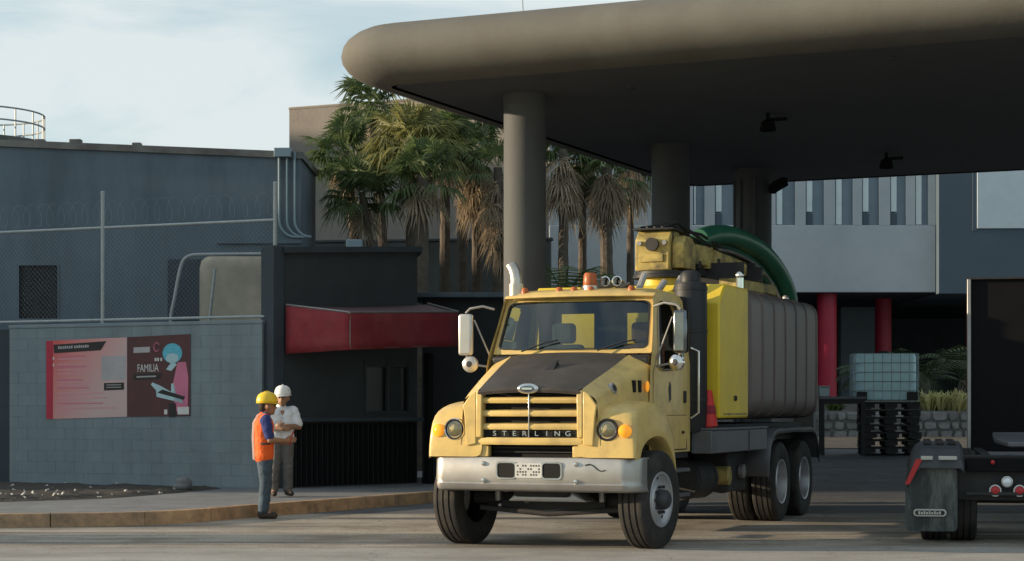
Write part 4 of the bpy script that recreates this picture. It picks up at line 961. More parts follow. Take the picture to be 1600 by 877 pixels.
# hood
st = [(.84, .575, 1.685, 1.715, .755, 1.54, .79, 1.0), (.70, .59, 1.735, 1.765, .78, 1.60, .81, 1.05), (.35, .63, 1.845, 1.875, .84, 1.69, .86, 1.15), (0, .665, 1.955, 1.99, .90, 1.79, .925, 1.25), (-.25, .68, 2.035, 2.07, .93, 1.86, .957, 1.3), (-.42, .685, 2.09, 2.12, .95, 1.93, .975, 1.3)]
def hrow(s_, x=None):
    x_, ye, ze, zc, ym, zm, yb_, zb_ = s_; x_ = x_ if x is None else x
    return [Vector((x_ + .015 * (1 - (k / 8) ** 2), ye * k / 8, zc + (ze - zc) * (k / 8) ** 2.2)) for k in range(-8, 9)]
def apow(v): return v
def hrow2(s_):
    x_, ye, ze, zc, ym, zm, yb_, zb_ = s_
    return [Vector((x_ + .015 * (1 - (k / 8) ** 2), ye * k / 8, zc + (ze - zc) * abs(k / 8) ** 2.2)) for k in range(-8, 9)]
hd = MB(); hd.grid([hrow2(s_) for s_ in st]); hd = hd.build('hood', 'hood_black', trk, smooth=True, sub=1, ang=80)
MB().grid([[Vector((st[0][0] + .018 * (1 - (k / 8) ** 2) + dx, st[0][1] * k / 8, st[0][3] + (st[0][2] - st[0][3]) * abs(k / 8) ** 2.2 + dz)) for k in range(-8, 9)] for dx, dz in ((0, 0), (.012, -.02), (0, -.05))]).build('hood_lip', 'hood_black', hd, smooth=True)
def hside(s):
    rows = []
    for x_, ye, ze, zc, ym, zm, yb_, zb_ in st:
        rows.append([Vector((x_, s * ye, ze)), Vector((x_ - .005, s * (ye + .03), ze - .012)), Vector((x_ - .01, s * (ye * .6 + ym * .4 + .015), ze * .72 + zm * .28)), Vector((x_ - .012, s * (ym * .985), zm * .6 + ze * .4)), Vector((x_ - .015, s * ym, zm)), Vector((x_ - .015, s * (ym * .4 + yb_ * .6), zm * .4 + zb_ * .6)), Vector((x_ - .015, s * yb_, zb_))])
    hs = MB(); hs.grid(rows); hs = hs.build('hood_side', YE, trk, smooth=True, sub=1, ang=80)
    if s > 0:
        # vent slots, side marker and round badge on the flank
        for x_ in (.03, -.10):
            yy = .905 - .16 * x_
            MB().prism([(x_ + .022, yy - .035, 1.67), (x_ - .022, yy - .03, 1.67), (x_ - .018, yy - .03, 1.80), (x_ + .026, yy - .035, 1.80)], (0, .045, 0)).build('vent_slot', 'soffit_gap', hs)
        o = MB().sphere((0, 0, 0), .05, 14, 10, (.7, .45, 1.2)).build('side_marker', 'amber_lit', hs, smooth=True); o.location = (-.235, .965, 1.735)
        o = MB().lathe([(.001, .012), (.05, .010), (.06, .004), (.064, -.03)], (0, 0, 0), axis='y', n=20).build('badge', 'dull_steel', hs, smooth=True); o.location = (.44, .805, 1.71); o.rotation_euler = (R(18), 0, R(-12))
        o = MB().lathe([(.001, .014), (.036, .0135), (.038, .008)], (0, 0, 0), axis='y', n=16).build('badge_face', 'hood_black', hs, smooth=True); o.location = (.44, .807, 1.71); o.rotation_euler = (R(18), 0, R(-12))
mir(hside)
# hood ornament scoop and emblem
MB().add([(.28, -.06, 1.893), (.28, .06, 1.893), (.10, 0.055, 2.03), (.06, .06, 1.955), (.06, -.05, 1.955)], [(0, 1, 2), (1, 3, 2), (0, 2, 4), (2, 3, 4)]).build('hood_wedge', 'plastic_black', hd)
em = MB().lathe([(.001, .02), (.05, .018), (.062, .01), (.068, 0), (.066, -.02)], (0, 0, 0), axis='x', n=28).build('emblem', 'chrome', hd, smooth=True); em.scale = (1, 1.75, .8); em.location = (.872, 0, 1.705)
o = MB().lathe([(.001, .0235), (.045, .0215), (.048, .015)], (0, 0, 0), axis='x', n=28).build('emblem_face', 'chrome_dark', hd, smooth=True); o.scale = (1, 1.8, .72); o.location = (.872, 0, 1.705)
o = MB().box(.0245, .0265, -.055, .055, -.012, .010).build('emblem_script', 'chrome', hd, bevel=.004); o.location = (.872, 0, 1.705)
# grille
gr = MB().box(.70, .72, -.56, .56, 1.12, 1.70).build('grille', 'soffit_gap', trk)
for z0, z1 in ((1.555, 1.612), (1.415, 1.475), (1.275, 1.335)):
    rows = []
    for k in range(13):
        y = -.545 + 1.09 * k / 12; bx = .80 + .03 * (1 - (y / .55) ** 2)
        rows.append([(bx - .06, y, z0 - .005), (bx, y, z0), (bx + .012, y, (z0 + z1) / 2), (bx - .004, y, z1), (bx - .07, y, z1 + .01)])
    m_ = MB(); m_.grid(rows, True); m_.poly(rows[0]); m_.poly(rows[-1]); m_.build('grille_bar', YE, gr, smooth=True, ang=50)
MB().box(.80, .846, -.006, .006, 1.185, 1.66).build('grille_divider', 'chrome', gr, bevel=.004)
for s in (1, -1): MB().prism([(.845, s * .535, 1.19), (.845, s * .60, 1.19), (.845, s * .60, 1.685), (.845, s * .53, 1.685)], (-.12, 0, 0)).build('grille_side', YE, gr, bevel=.012)
rows = []
for k in range(13):
    y = -.585 + 1.17 * k / 12; bx = .81 + .03 * (1 - (y / .585) ** 2)
    rows.append([(bx - .10, y, 1.115), (bx + .005, y, 1.115), (bx + .02, y, 1.15), (bx, y, 1.19), (bx - .10, y, 1.19)])
m_ = MB(); m_.grid(rows, True); m_.poly(rows[0]); m_.poly(rows[-1]); m_.build('grille_sill', YE, gr, smooth=True, ang=50)
MB().box(.70, .79, -.53, .53, 1.19, 1.275).build('letter_board', 'soffit_gap', gr)
for k, ch in enumerate('STERLING'):
    y = -.40 + k * .115 + (.02 if k > 3 else 0)
    text('letter', ch, .075, 'chrome', gr, Matrix.Translation((.792 + .03 * (1 - (y / .55) ** 2), y, 1.232)) @ Matrix.Rotation(R(90), 4, 'Z') @ Matrix.Rotation(R(90), 4, 'X'), .005, 1.25)
for s in (1, -1): MB().prism([(.842, s * .598, 1.12), (.842, s * .715, 1.10), (.842, s * .735, 1.40), (.842, s * .755, 1.53), (.842, s * .66, 1.655), (.842, s * .598, 1.68)], (-.03, 0, 0)).build('hood_front', YE, trk, bevel=.012)
MB().box(.62, .66, -.60, .60, .90, 1.12).build('radiator_shutter', 'soffit_gap', trk)
for z in (1.03, 1.075): MB().box(.66, .69, -.46, .46, z, z + .012).build('air_slat', 'chassis', trk)
for s in (1, -1): MB().prism([(.80, s * .47, .985), (.80, s * .60, .985), (.80, s * .60, 1.13), (.80, s * .47, 1.10)], (-.08, 0, 0)).build('fender_tongue', YE, trk, bevel=.01)

# cab shell with openings
WB, WT = -.42, -.72
zbw, ztw, zrf = 2.115, 2.735, 2.84
cb = empty('cab', (0, 0, 0)); cb.parent = trk
def wpt(fy, fz):                                      # windscreen plane: fy -1..1, fz 0..1
    hy = .935 + (.88 - .935) * fz; return Vector((WB + (WT - WB) * fz - .06 * fy * fy, fy * hy, zbw + (ztw - zbw) * fz + .012 * (1 - fy * fy)))
lo = rrect(2 * .955, .88, .10, 6); loop_in = [wpt(a, .5 + b) for a, b in lo]
lo = rrect(2.0, 1.0, .03, 6); loop_out = [wpt(a, .5 + b * 1.03) for a, b in lo]
m_ = MB(); m_.ring(loop_out, loop_in); m_.ring(loop_in, [p + Vector((-.03, 0, 0)) for p in loop_in]); m_.build('windshield_frame', YE, cb, smooth=True, ang=40)
m_ = MB(); m_.ring([p + Vector((.004, 0, .002)) for p in loop_in], [wpt(a * .975, .5 + b * .955) + Vector((.004, 0, .002)) for a, b in rrect(2 * .955, .88, .10, 6)]); m_.build('windshield_gasket', 'plastic_black', cb)
m_ = MB(); gl = []
for j in range(7): gl.append([wpt(-.965 + 1.93 * i / 16, .05 + .9 * j / 6) + Vector((-.012, 0, 0)) for i in range(17)])
m_.grid(gl); m_.build('windshield', 'cab_glass', cb, smooth=True, ang=80)
for s in (-1, 1):
    y = s * .45 - .12; MB().tube([wpt(y / .93, .02) + Vector((.03, 0, 0)), wpt((y + .28) / .93, .16) + Vector((.03, 0, .01)), wpt((y + .42) / .93, .20) + Vector((.02, 0, .01))], .009, 5).build('wiper', 'plastic_black', cb)
# roof
CBK = -1.88
rows = []
for x_, z_, hy in ((WT + .02, ztw + .005, .885), (WT - .03, ztw + .07, .88), (-.95, zrf, .87), (-1.3, zrf + .025, .875), (-1.7, zrf + .01, .88), (CBK, zrf - .04, .89)):
    rows.append([Vector((x_ - .06 * (k / 10) ** 2 * (1 if x_ > -.9 else 0), hy * math.sin(R(90) * k / 10) if False else hy * k / 10, z_ + .02 * (1 - (k / 10) ** 2) - (.06 * ((abs(k) / 10 - .8) / .2) ** 2 if abs(k) > 8 else 0))) for k in range(-10, 11)])
m_ = MB(); m_.grid(rows); m_.build('roof', YE, cb, smooth=True, sub=1, ang=80, solid=.03)
sv = MB().grid([[Vector((WT + .03 + dx - .06 * (k / 10) ** 2, .89 * k / 10, ztw + dz + .01 * (1 - (k / 10) ** 2))) for k in range(-10, 11)] for dx, dz in ((-.02, .05), (.03, .03), (.035, .012), (0, .0))]).build('sun_lip', YE, cb, smooth=True, ang=80)
def side(s):
    def sp(x_, z_): return Vector((x_, s * (.965 - .085 * smoothstep(2.0, 2.85, z_)), z_))
    out = [(-.30, 1.05), (-.30, 1.5), (-.34, 1.95), (WB + .01, zbw), (-.57, 2.43), (WT + .02, ztw + .01), (-.90, 2.80), (-1.3, 2.815), (-1.7, 2.80), (-1.84, 2.74), (CBK, 2.5), (CBK, 2.0), (CBK, 1.5), (CBK, 1.0), (-1.4, 1.0), (-.8, 1.0)]
    inn = [(-.62, 1.96), (-.62, 2.02), (-.63, 2.09), (-.65, 2.18), (-.74, 2.45), (-.83, 2.64), (-.92, 2.69), (-1.2, 2.70), (-1.45, 2.69), (-1.55, 2.62), (-1.57, 2.4), (-1.57, 2.15), (-1.55, 2.02), (-1.40, 1.97), (-1.1, 1.93), (-.78, 1.92)]
    o_ = [sp(*p) for p in out]; i_ = [sp(*p) for p in inn]
    dr = MB(); dr.ring(o_, [(a + b) / 2 + Vector((0, s * .008, 0)) for a, b in zip(o_, i_)]); dr.ring([(a + b) / 2 + Vector((0, s * .008, 0)) for a, b in zip(o_, i_)], i_); dr.ring(i_, [p - Vector((0, s * .05, 0)) for p in i_])
    dr.build('side_panel', YE, cb, smooth=True, ang=50)
    m_ = MB(); m_.ring([p + Vector((0, s * .006, 0)) for p in i_], [p + (sp(-1.1, 2.3) - p) * .05 + Vector((0, s * .006, 0)) for p in i_]); m_.build('window_rubber', 'plastic_black', cb)
    if s > 0: MB().tube([p + Vector((0, .012, 0)) for p in i_ + i_[:1]], .012, 6).build('window_trim', 'chrome', cb, smooth=True)
    gp = [p - Vector((0, s * .03, 0)) for p in i_]; m_ = MB(); m_.poly(gp) if s < 0 else m_.poly([p for p in gp[:6]] + [gp[15]]); m_.build('side_window', 'cab_glass', cb)
    MB().tube([sp(-.80, 1.94) + Vector((0, s * .0, 0)), sp(-.90, 2.68)], .012, 6).build('quarter_bar', 'plastic_black', cb)
    # door seams, handle, lock
    for a, b in (((-.42, 1.03), (-.42, 1.9)), ((-.42, 1.9), (-.60, 2.1)), ((-1.72, 1.03), (-1.72, 2.7)), ((-.42, 1.42), (-1.72, 1.42)), ((-.42, 1.03), (-1.72, 1.03))):
        MB().cyl(sp(*a) + Vector((0, s * .004, 0)), sp(*b) + Vector((0, s * .004, 0)), .006, n=4).build('door_seam', 'chassis', cb)
    MB().box(-1.66, -1.58, s * .965, s * .992, 1.56, 1.70).build('door_handle', 'plastic_black', cb, bevel=.01)
    MB().box(-1.60, -1.52, s * .965, s * .985, 1.21, 1.24).build('lock_plate', 'plastic_black', cb, bevel=.006)
    MB().prism([(-1.02, s * .969, 1.56), (-1.10, s * .969, 1.60), (-1.10, s * .969, 1.76), (-1.05, s * .969, 1.80), (-1.0, s * .969, 1.72)], (0, s * .004, 0)).build('door_decal', 'print_dark', cb)
    MB().box(-1.9, -.5, s * .80, s * .93, .93, .997).build('sill', 'chassis', cb)
    # steps
    for z in (.50, .78): MB().box(-1.5, -.85, s * .86, s * 1.08, z, z + .04).build('step', 'deck_grey', cb, bevel=.01)
    # grab handle behind the door
    MB().tube([(-1.86, s * .98, 2.2), (-1.88, s * 1.07, 2.16), (-1.88, s * 1.07, 1.45), (-1.86, s * .98, 1.38)], .016, 8).build('grab_rail', 'chrome', cb, smooth=True)
mir(side)
# cab back with two windows, floor, dash, seats, steering wheel
m_ = MB()
for y0, y1, z0, z1 in ((-.9, -.62, 1, 2.8), (-.20, .20, 1, 2.8), (.62, .9, 1, 2.8), (-.62, -.2, 1, 2.12), (.2, .62, 1, 2.12), (-.62, -.2, 2.62, 2.8), (.2, .62, 2.62, 2.8)): m_.box(CBK, CBK + .04, y0, y1, z0, z1)
m_.build('back_panel', 'plastic_black', cb)
m_ = MB().box(CBK, -.2, -.93, .93, 1.02, 1.10); m_.build('floor', 'plastic_black', cb)
m_ = MB().prism([(-.40, -.93, 1.4), (-.40, -.93, 2.08), (-.62, -.93, 2.10), (-.80, -.93, 2.0), (-.72, -.93, 1.4)], (0, 1.86, 0)); m_.build('dashboard', 'plastic_black', cb, bevel=.03)
MB().prism([(-.55, -.2, 2.10), (-.60, .1, 2.105), (-.5, .12, 2.10), (-.47, -.18, 2.095)], (0, 0, .006)).build('dashboard_paper', 'print_white', cb)
for y in (-.5, .48):
    MB().box(-1.72, -1.55, y - .24, y + .24, 1.35, 2.25).box(-1.70, -1.56, y - .14, y + .14, 2.26, 2.5).box(-1.72, -1.15, y - .25, y + .25, 1.25, 1.42).build('seat', 'seat_grey' if y < 0 else 'seat_brown', cb, bevel=.05, seg=3)
sw_ = MB().lathe([(.21 + .016 * math.cos(R(a)), .016 * math.sin(R(a))) for a in range(0, 361, 45)], (0, 0, 0), n=28).cyl((-.2, 0, 0), (.2, 0, 0), .014, n=6).cyl((0, 0, 0), (0, 0, -.25), .03, n=8).build('steering_wheel', 'plastic_black', cb, smooth=True)
sw_.location = (-.90, .48, 2.09); sw_.rotation_euler = (0, R(-25), 0)
# roof lamps and beacon
for y in (-.70, -.28, -.10, .10, .58):
    MB().lathe([(.001, .045), (.025, .04), (.038, .022), (.044, 0), (.044, -.03)], (-.86, y, zrf - .005), n=14).build('marker_lamp', 'orange_lens', cb, smooth=True)
bc = MB().cyl((-.95, .06, zrf), (-.95, .06, zrf + .05), .085, n=18).build('beacon_base', 'mirror_shell', cb, smooth=True)
MB().lathe([(.075, .04), (.082, .06), (.075, .17), (.06, .195), (.001, .2)], (-.95, .06, zrf), n=18).build('beacon', 'orange_lens', cb, smooth=True)
MB().tube([(-1.4, -.2 + .1 * k, zrf + .04 + .05 * abs(math.sin(k * 1.3))) for k in range(7)], .035, 6).build('roof_horn', 'chassis', cb, smooth=True)
for y in (.22, .36): MB().lathe([(.02, -.25), (.03, -.05), (.06, .0), (.05, .002)], (-1.0, y, zrf + .1), axis='x', n=12).build('air_horn', 'chrome', cb, smooth=True)
# mirrors
def mirror(s):
    mm = MB().box(-.045, .045, -.082, .082, 0, .47).build('mirror', 'mirror_shell' if s < 0 else 'chrome_dark', trk, bevel=.03, seg=3)
    mm.location = (-.47, s * 1.27, 2.10); mm.rotation_euler = (0, 0, s * R(-8))
    MB().box(-.0465, -.044, -.07, .07, .03, .44).build('mirror_glass', 'chrome', mm)
    o = MB().lathe([(.001, .05), (.05, .045), (.085, .02), (.095, -.01), (.07, -.015)], (0, s * -.0, -.10), axis='x', n=20).build('convex_mirror', 'mirror_shell' if s < 0 else 'chrome', mm, smooth=True); o.location = (0, -s * .05, 0)
    MB().lathe([(.001, .056), (.03, .054), (.036, .046)], (0, s * -.0, -.10), axis='x', n=16).build('mirror_boss', 'hub_dark', mm, smooth=True).location = (0, -s * .05, 0)
    MB().tube([(-.02, -s * .33, .52), (0, -s * .2, .555), (0, -s * .05, .53), (0, 0, .48)], .014, 8).build('upper_arm', 'dull_steel', mm, smooth=True)
    MB().tube([(-.02, -s * .30, -.06), (0, -s * .10, .40)], .010, 6).build('brace', 'dull_steel', mm, smooth=True)
    MB().tube([(0, 0, .02), (0, -s * .05, -.1), (-.02, -s * .32, -.14)], .012, 6).build('lower_arm', 'dull_steel', mm, smooth=True)
mirror(1); mirror(-1)
# exhaust stack on the passenger side, air cleaner behind the driver's door
ex = MB().cyl((-1.68, -1.13, 1.0), (-1.68, -1.13, 2.98), .088, n=20).tube([(-1.68, -1.13, 2.9), (-1.68, -1.13, 3.03), (-1.69, -1.145, 3.10), (-1.71, -1.175, 3.16), (-1.73, -1.21, 3.20)], .07, 14, caps=False).build('exhaust_stack', 'stack_steel', trk, smooth=True)
for k in range(7): MB().cyl((-1.59, -1.13, 1.5 + k * .18), (-1.585, -1.13, 1.5 + k * .18), .03, n=10).build('shield_hole', 'hub_dark', ex)
ac = MB().lathe([(.001, 3.12), (.08, 3.115), (.118, 3.08), (.122, 2.99), (.122, 2.97)], (-2.09, .91, 0), n=24).lathe([(.15, 2.975), (.18, 2.97), (.195, 2.93), (.195, 1.25), (.18, 1.22), (.001, 1.22)], (-2.09, .91, 0), n=28).build('air_cleaner', 'plastic_black', trk, smooth=True, ang=45)
for z in (1.6, 2.4, 2.9): MB().lathe([(.197, -.02), (.201, -.018), (.201, .018), (.197, .02)], (-2.09, .91, z), n=28).build('clamp_band', 'plastic_black', ac, smooth=True)

# wheels: tyre, rim, hub (sub-parts)
def tyre_profile(w, r, rr):
    return [(rr, -w * .42), (rr + .03, -w * .46), (r * .80, -w * .52), (r * .93, -w * .50), (r * .985, -w * .44), (r, -w * .36),
            (r, -w * .30), (r - .014, -w * .29), (r - .014, -w * .24), (r, -w * .23), (r, -w * .06), (r - .014, -w * .05), (r - .014, 0.0), (r, .01 * w),
            (r, w * .18), (r - .014, w * .19), (r - .014, w * .25), (r, w * .26), (r, w * .36), (r * .985, w * .44), (r * .93, w * .50), (r * .80, w * .52), (rr + .03, w * .46), (rr, w * .42)]
def wheel(x, y, s, front, steer=0, r=.525):
    w = .295
    we = empty('wheel', (x, y, r), 0); we.parent = trk; we.rotation_euler = (0, 0, steer)
    MB().lathe(tyre_profile(w, r, .285), (0, 0, 0), axis='y', n=56).build('tyre', 'tyre_rubber', we, smooth=True, ang=30)
    mtx = Matrix.Identity(4)
    if front:
        pf = [(.285, s * .12), (.30, s * .135), (.295, s * .15), (.275, s * .145), (.265, s * .11), (.235, s * .085), (.20, s * .10), (.17, s * .125), (.145, s * .125), (.13, s * .12), (.001, s * .12)]
    else:
        pf = [(.285, s * .12), (.30, s * .135), (.295, s * .15), (.275, s * .145), (.262, s * .05), (.25, s * -.04), (.20, s * -.075), (.16, s * -.08), (.13, s * -.08), (.001, s * -.08)]
    rm = MB().lathe(pf, (0, 0, 0), axis='y', n=40).build('rim', 'rim_steel', we, smooth=True, ang=40)
    b = .12 if front else -.08
    m_ = MB().lathe([(.11, s * b), (.105, s * (b + .07)), (.085, s * (b + .10)), (.06, s * (b + .115)), (.001, s * (b + .118))], (0, 0, 0), axis='y', n=20)
    for k in range(10):
        a = 2 * math.pi * k / 10; m_.cyl((math.cos(a) * .142, s * (b - .01), math.sin(a) * .142), (math.cos(a) * .142, s * (b + .04), math.sin(a) * .142), .017, n=6)
    m_.build('hub', 'hub_dark', we, smooth=True, ang=40)
    if front:
        m_ = MB()
        for k in range(5):
            a = 2 * math.pi * (k + .25) / 5; m_.cyl((math.cos(a) * .222, s * .083, math.sin(a) * .222), (math.cos(a) * .222, s * .094, math.sin(a) * .222), .026, n=12)
        m_.build('hand_hole', 'hub_dark', we)
    return we
STEER = R(-6)
wheel(0, 1.06, 1, True, STEER); wheel(0, -1.06, -1, True, STEER)
for x in (-5.45, -6.8):
    for s in (1, -1): wheel(x, s * 1.05, s, False); wheel(x, s * .72, s, False)
# chassis
ch = empty('chassis', (0, 0, 0)); ch.parent = trk
for s in (1, -1): MB().box(-8.0, .6, s * .36, s * .45, .78, 1.06).build('frame_rail', 'chassis', ch)
MB().cyl((0, -.95, .52), (0, .95, .52), .075, n=10).box(-.12, .12, -.6, .6, .40, .50).build('front_axle', 'chassis', ch)
for x in (-5.45, -6.8): MB().cyl((x, -.95, .525), (x, .95, .525), .10, n=12).sphere((x, 0, .53), .24, 14, 8).build('rear_axle', 'chassis', ch, smooth=True)
MB().prism([(.42, -.42, .50), (.42, .50, .50), (.42, .28, .66), (.42, -.22, .66)], (-.5, 0, 0)).build('oil_pan', 'rim_steel', ch, bevel=.03)
MB().box(-.5, .5, -.32, .32, .55, 1.25).build('engine_block', 'chassis', ch, bevel=.04)
MB().tube([(.25, -.5, .62), (.30, -.4, .70), (.25, -.3, .60), (.1, -.3, .5)], .045, 8).build('steering_link', 'dull_steel', ch, smooth=True)
MB().tube([(.22, -.8, .42), (.25, 0, .36), (.22, .8, .42)], .03, 8).build('tie_rod', 'chassis', ch, smooth=True)
for s in (1, -1):
    MB().tube([(-.75, s * .45, .80), (0, s * .45, .64), (.65, s * .45, .80)], .05, 6).build('leaf_spring', 'chassis', ch)
    MB().cyl((.2, s * .6, .5), (.28, s * .58, 1.0), .035, n=8).build('shock_absorber', 'dull_steel', ch)
MB().cyl((-1.2, 0, .62), (-5.3, 0, .60), .055, n=10).build('drive_shaft', 'chassis', ch)
MB().cyl((-2.4, .68, .64), (-3.3, .68, .64), .24, n=24).build('fuel_tank', 'chassis', ch, smooth=True)
for x in (-2.5, -3.2): MB().lathe([(.244, -.03), (.25, -.028), (.25, .028), (.244, .03)], (x, .68, .64), axis='x', n=24).build('tank_strap', 'chassis', ch, smooth=True)
MB().cyl((-2.3, -.75, .62), (-3.6, -.75, .62), .28, n=24).build('fuel_tank', 'deck_grey', ch, smooth=True)
MB().box(-4.5, -3.6, .5, .95, .45, .95).build('pump_box', 'chassis', ch, bevel=.02)
MB().cyl((-3.62, .80, .66), (-3.62, .97, .66), .12, n=14).build('valve', 'boom_yellow', ch, smooth=True)
MB().cyl((-4.15, .96, .70), (-4.15, 1.02, .70), .09, n=14).build('valve', 'dull_steel', ch, smooth=True)
# side deck and tool boxes
for s in (1, -1):
    dk = MB().box(-4.62, -1.98, s * .95, s * 1.20, .97, 1.24).build('side_deck', 'deck_grey', trk, bevel=.012)
    MB().box(-3.7, -3.68, s * 1.201, s * 1.208, .99, 1.22).build('deck_seam', 'chassis', dk)
    MB().box(-4.62, -1.98, s * .93, s * 1.215, 1.242, 1.27).build('deck_plate', 'deck_grey', dk, bevel=.006)
    # mudguard over the tandem
    cx = -6.12; pts = []
    path = [(-4.62, .62), (-4.66, .9), (-4.74, 1.08), (-4.90, 1.19), (-5.1, 1.235), (-6.1, 1.245), (-7.2, 1.235), (-7.4, 1.19), (-7.55, 1.06), (-7.6, .80)]
    rows = [[Vector((x, s * y, z + dz)) for y, dz in ((.60, 0), (1.19, 0), (1.225, -.015), (1.23, -.07))] for x, z in path]
    MB().grid(rows).build('mudguard', 'deck_grey', trk, smooth=True, solid=.015, ang=50)
MB().box(-7.75, -2.1, -.92, .92, 1.07, 1.30).build('sub_frame', 'chassis', trk)
# yellow bulkhead housing
yb = MB().prism([(-2.32, -1.2, 1.38), (-3.66, -1.2, 1.38), (-3.66, -1.2, 2.985), (-2.60, -1.2, 2.985), (-2.32, -1.2, 2.76)], (0, 2.4, 0)).build('pump_housing', 'truck_yellow_bright', trk, bevel=.025)
MB().box(-3.60, -2.5, 1.2005, 1.206, 1.42, 1.44).build('housing_seam', 'boom_yellow', yb)
MB().prism([(-2.75, 1.2005, 2.9), (-3.6, 1.2005, 2.72), (-3.6, 1.2005, 2.94)], (0, .0, 0.0001)) 
o = MB().lathe([(.001, .03), (.03, .028), (.035, 0)], (0, 0, 0), axis='y', n=10).build('latch', 'chassis', yb, smooth=True); o.location = (-3.0, 1.2, 1.62)
# debris tank: rounded oval barrel with raised bands
def barrel(x, g=0.0, n=40):
    hy, z0, z1 = 1.20 + g, 1.37 - g, 3.02 + g * .6
    cz, hz_ = (z0 + z1) / 2, (z1 - z0) / 2; pts = []
    for k in range(n):
        a = 2 * math.pi * k / n; c_, s_ = math.cos(a), math.sin(a); e = .20
        pts.append(Vector((x, hy * abs(c_) ** e * (1 if c_ > 0 else -1), cz + hz_ * abs(s_) ** e * (1 if s_ > 0 else -1))))
    return pts
tx0, tx1 = -3.68, -7.62
m_ = MB(); rr_ = [barrel(tx0, -.02), barrel(tx0 - .02, 0), barrel(tx1 + .02, 0.0), barrel(tx1, -.04)]
m_.grid(rr_, True); m_.poly(rr_[0]); m_.poly([p.lerp(Vector((p.x - .25, 0, 2.2)), .5) for p in rr_[-1]]); m_.ring(rr_[-1], [p.lerp(Vector((p.x - .25, 0, 2.2)), .5) for p in rr_[-1]])
tnk = m_.build('debris_tank', 'tank_grey', trk, smooth=True, ang=40)
for k in range(7):
    x = tx0 - .05 - k * (tx0 - tx1 - .18) / 6
    m_ = MB(); m_.grid([barrel(x, .001), barrel(x - .015, .016), barrel(x - .06, .016), barrel(x - .075, .001)], True); m_.build('tank_band', 'tank_grey', tnk, smooth=True, ang=60)
MB().box(-7.7, -3.7, -.5, .5, 2.99, 3.06).build('walkway', 'chassis', tnk)
MB().sphere((-6.9, .9, 3.04), .05, 10, 8).build('vent_cap', 'mirror_shell', tnk, smooth=True)
# boom turret and boom
bt = empty('boom', (0, 0, 0)); bt.parent = trk
MB().cyl((-4.0, 0, 2.98), (-4.0, 0, 3.15), .30, n=24).build('pedestal', 'truck_yellow_bright', bt, smooth=True)
MB().lathe([(.30, 3.15), (.40, 3.16), (.40, 3.20), (.36, 3.21), (.36, 3.245), (.001, 3.245)], (-4.0, 0, 0), n=28).build('slew_ring', 'plastic_black', bt, smooth=True)
tu = MB().prism([(-3.72, -.30, 3.25), (-4.30, -.30, 3.25), (-4.30, -.30, 3.66), (-4.15, -.30, 3.77), (-3.86, -.30, 3.77), (-3.72, -.30, 3.64)], (0, .46, 0)).build('turret', 'boom_yellow', bt, bevel=.02)
MB().prism([(-3.80, .162, 3.28), (-4.36, .162, 3.28), (-4.36, .162, 3.60), (-4.2, .162, 3.70), (-3.9, .162, 3.70), (-3.80, .162, 3.60)], (0, .16, 0)).build('gear_box', 'boom_yellow', tu, bevel=.02)
MB().box(-3.718, -3.70, -.24, .08, 3.36, 3.46).build('turret_plate', 'boom_yellow', tu, bevel=.006)
MB().cyl((-3.72, -.06, 3.58), (-3.66, -.06, 3.58), .085, n=16).build('turret_motor', 'chassis', tu, smooth=True)
MB().cyl((-3.72, -.23, 3.60), (-3.68, -.23, 3.60), .03, n=10).build('turret_bolt', 'dull_steel', tu)
MB().cyl((-3.72, .10, 3.60), (-3.68, .10, 3.60), .03, n=10).build('turret_bolt', 'dull_steel', tu)
MB().box(-4.2, -3.76, -.34, .20, 3.772, 3.80).build('turret_cap', 'plastic_black', tu, bevel=.01)
MB().box(-3.9, -3.84, .145, .162, 3.26, 3.76).build('turret_flange', 'chassis', tu)
for k in range(4): MB().tube([(-3.78, -.26 + .1 * k, 3.80), (-4.05, -.2 + .12 * k, 3.84 + .015 * k), (-4.4, -.1 + .12 * k, 3.78), (-4.9, .0 + .12 * k, 3.64)], .022, 6).build('hydraulic_hose', 'plastic_black', tu, smooth=True)
def bar(a, b, w, h, name, m, par):
    a, b = Vector(a), Vector(b); d = (b - a).normalized(); s = d.cross(Vector((0, 0, 1))).normalized(); u = s.cross(d)
    lo_ = [(w, h), (-w, h), (-w, -h), (w, -h)]
    m_ = MB(); r0 = [a + s * x + u * y for x, y in lo_]; r1 = [b + s * x + u * y for x, y in lo_]; m_.grid([r0, r1], True); m_.poly(r0); m_.poly(r1); return m_.build(name, m, par, bevel=.015)
bar((-4.34, .12, 3.52), (-5.0, .27, 3.50), .11, .13, 'boom_knuckle', 'boom_yellow', bt)
bar((-5.0, .30, 3.50), (-6.6, .52, 3.36), .10, .10, 'boom_arm', 'boom_yellow', bt)
bar((-4.3, .12, 3.36), (-5.9, .45, 3.22), .06, .07, 'boom_cylinder', 'chassis', bt)
bar((-4.9, .6, 3.14), (-6.3, .8, 3.12), .12, .07, 'boom_cradle', 'boom_yellow', bt)
for x in (-5.0, -6.0): MB().box(x, x + .08, .2, .8, 3.0, 3.42).build('boom_support', 'chassis', bt)
random.seed(31)
for k in range(9):
    x = -4.4 - k * .24; y = .05 + k * .06
    MB().box(x - .05, x + .04, y - .16, y + .2, 3.30 + .02 * (k % 3), 3.40 + .03 * (k % 4)).build('boom_bracket', 'chassis' if k % 2 else 'boom_yellow', bt, bevel=.012)
for k in range(3): MB().tube([(-4.1, -.1 + .12 * k, 3.80), (-4.7, .05 + .12 * k, 3.70 + .04 * k), (-5.4, .2 + .12 * k, 3.62), (-6.2, .36 + .1 * k, 3.50)], .022, 6).build('hydraulic_line', 'plastic_black', bt, smooth=True)
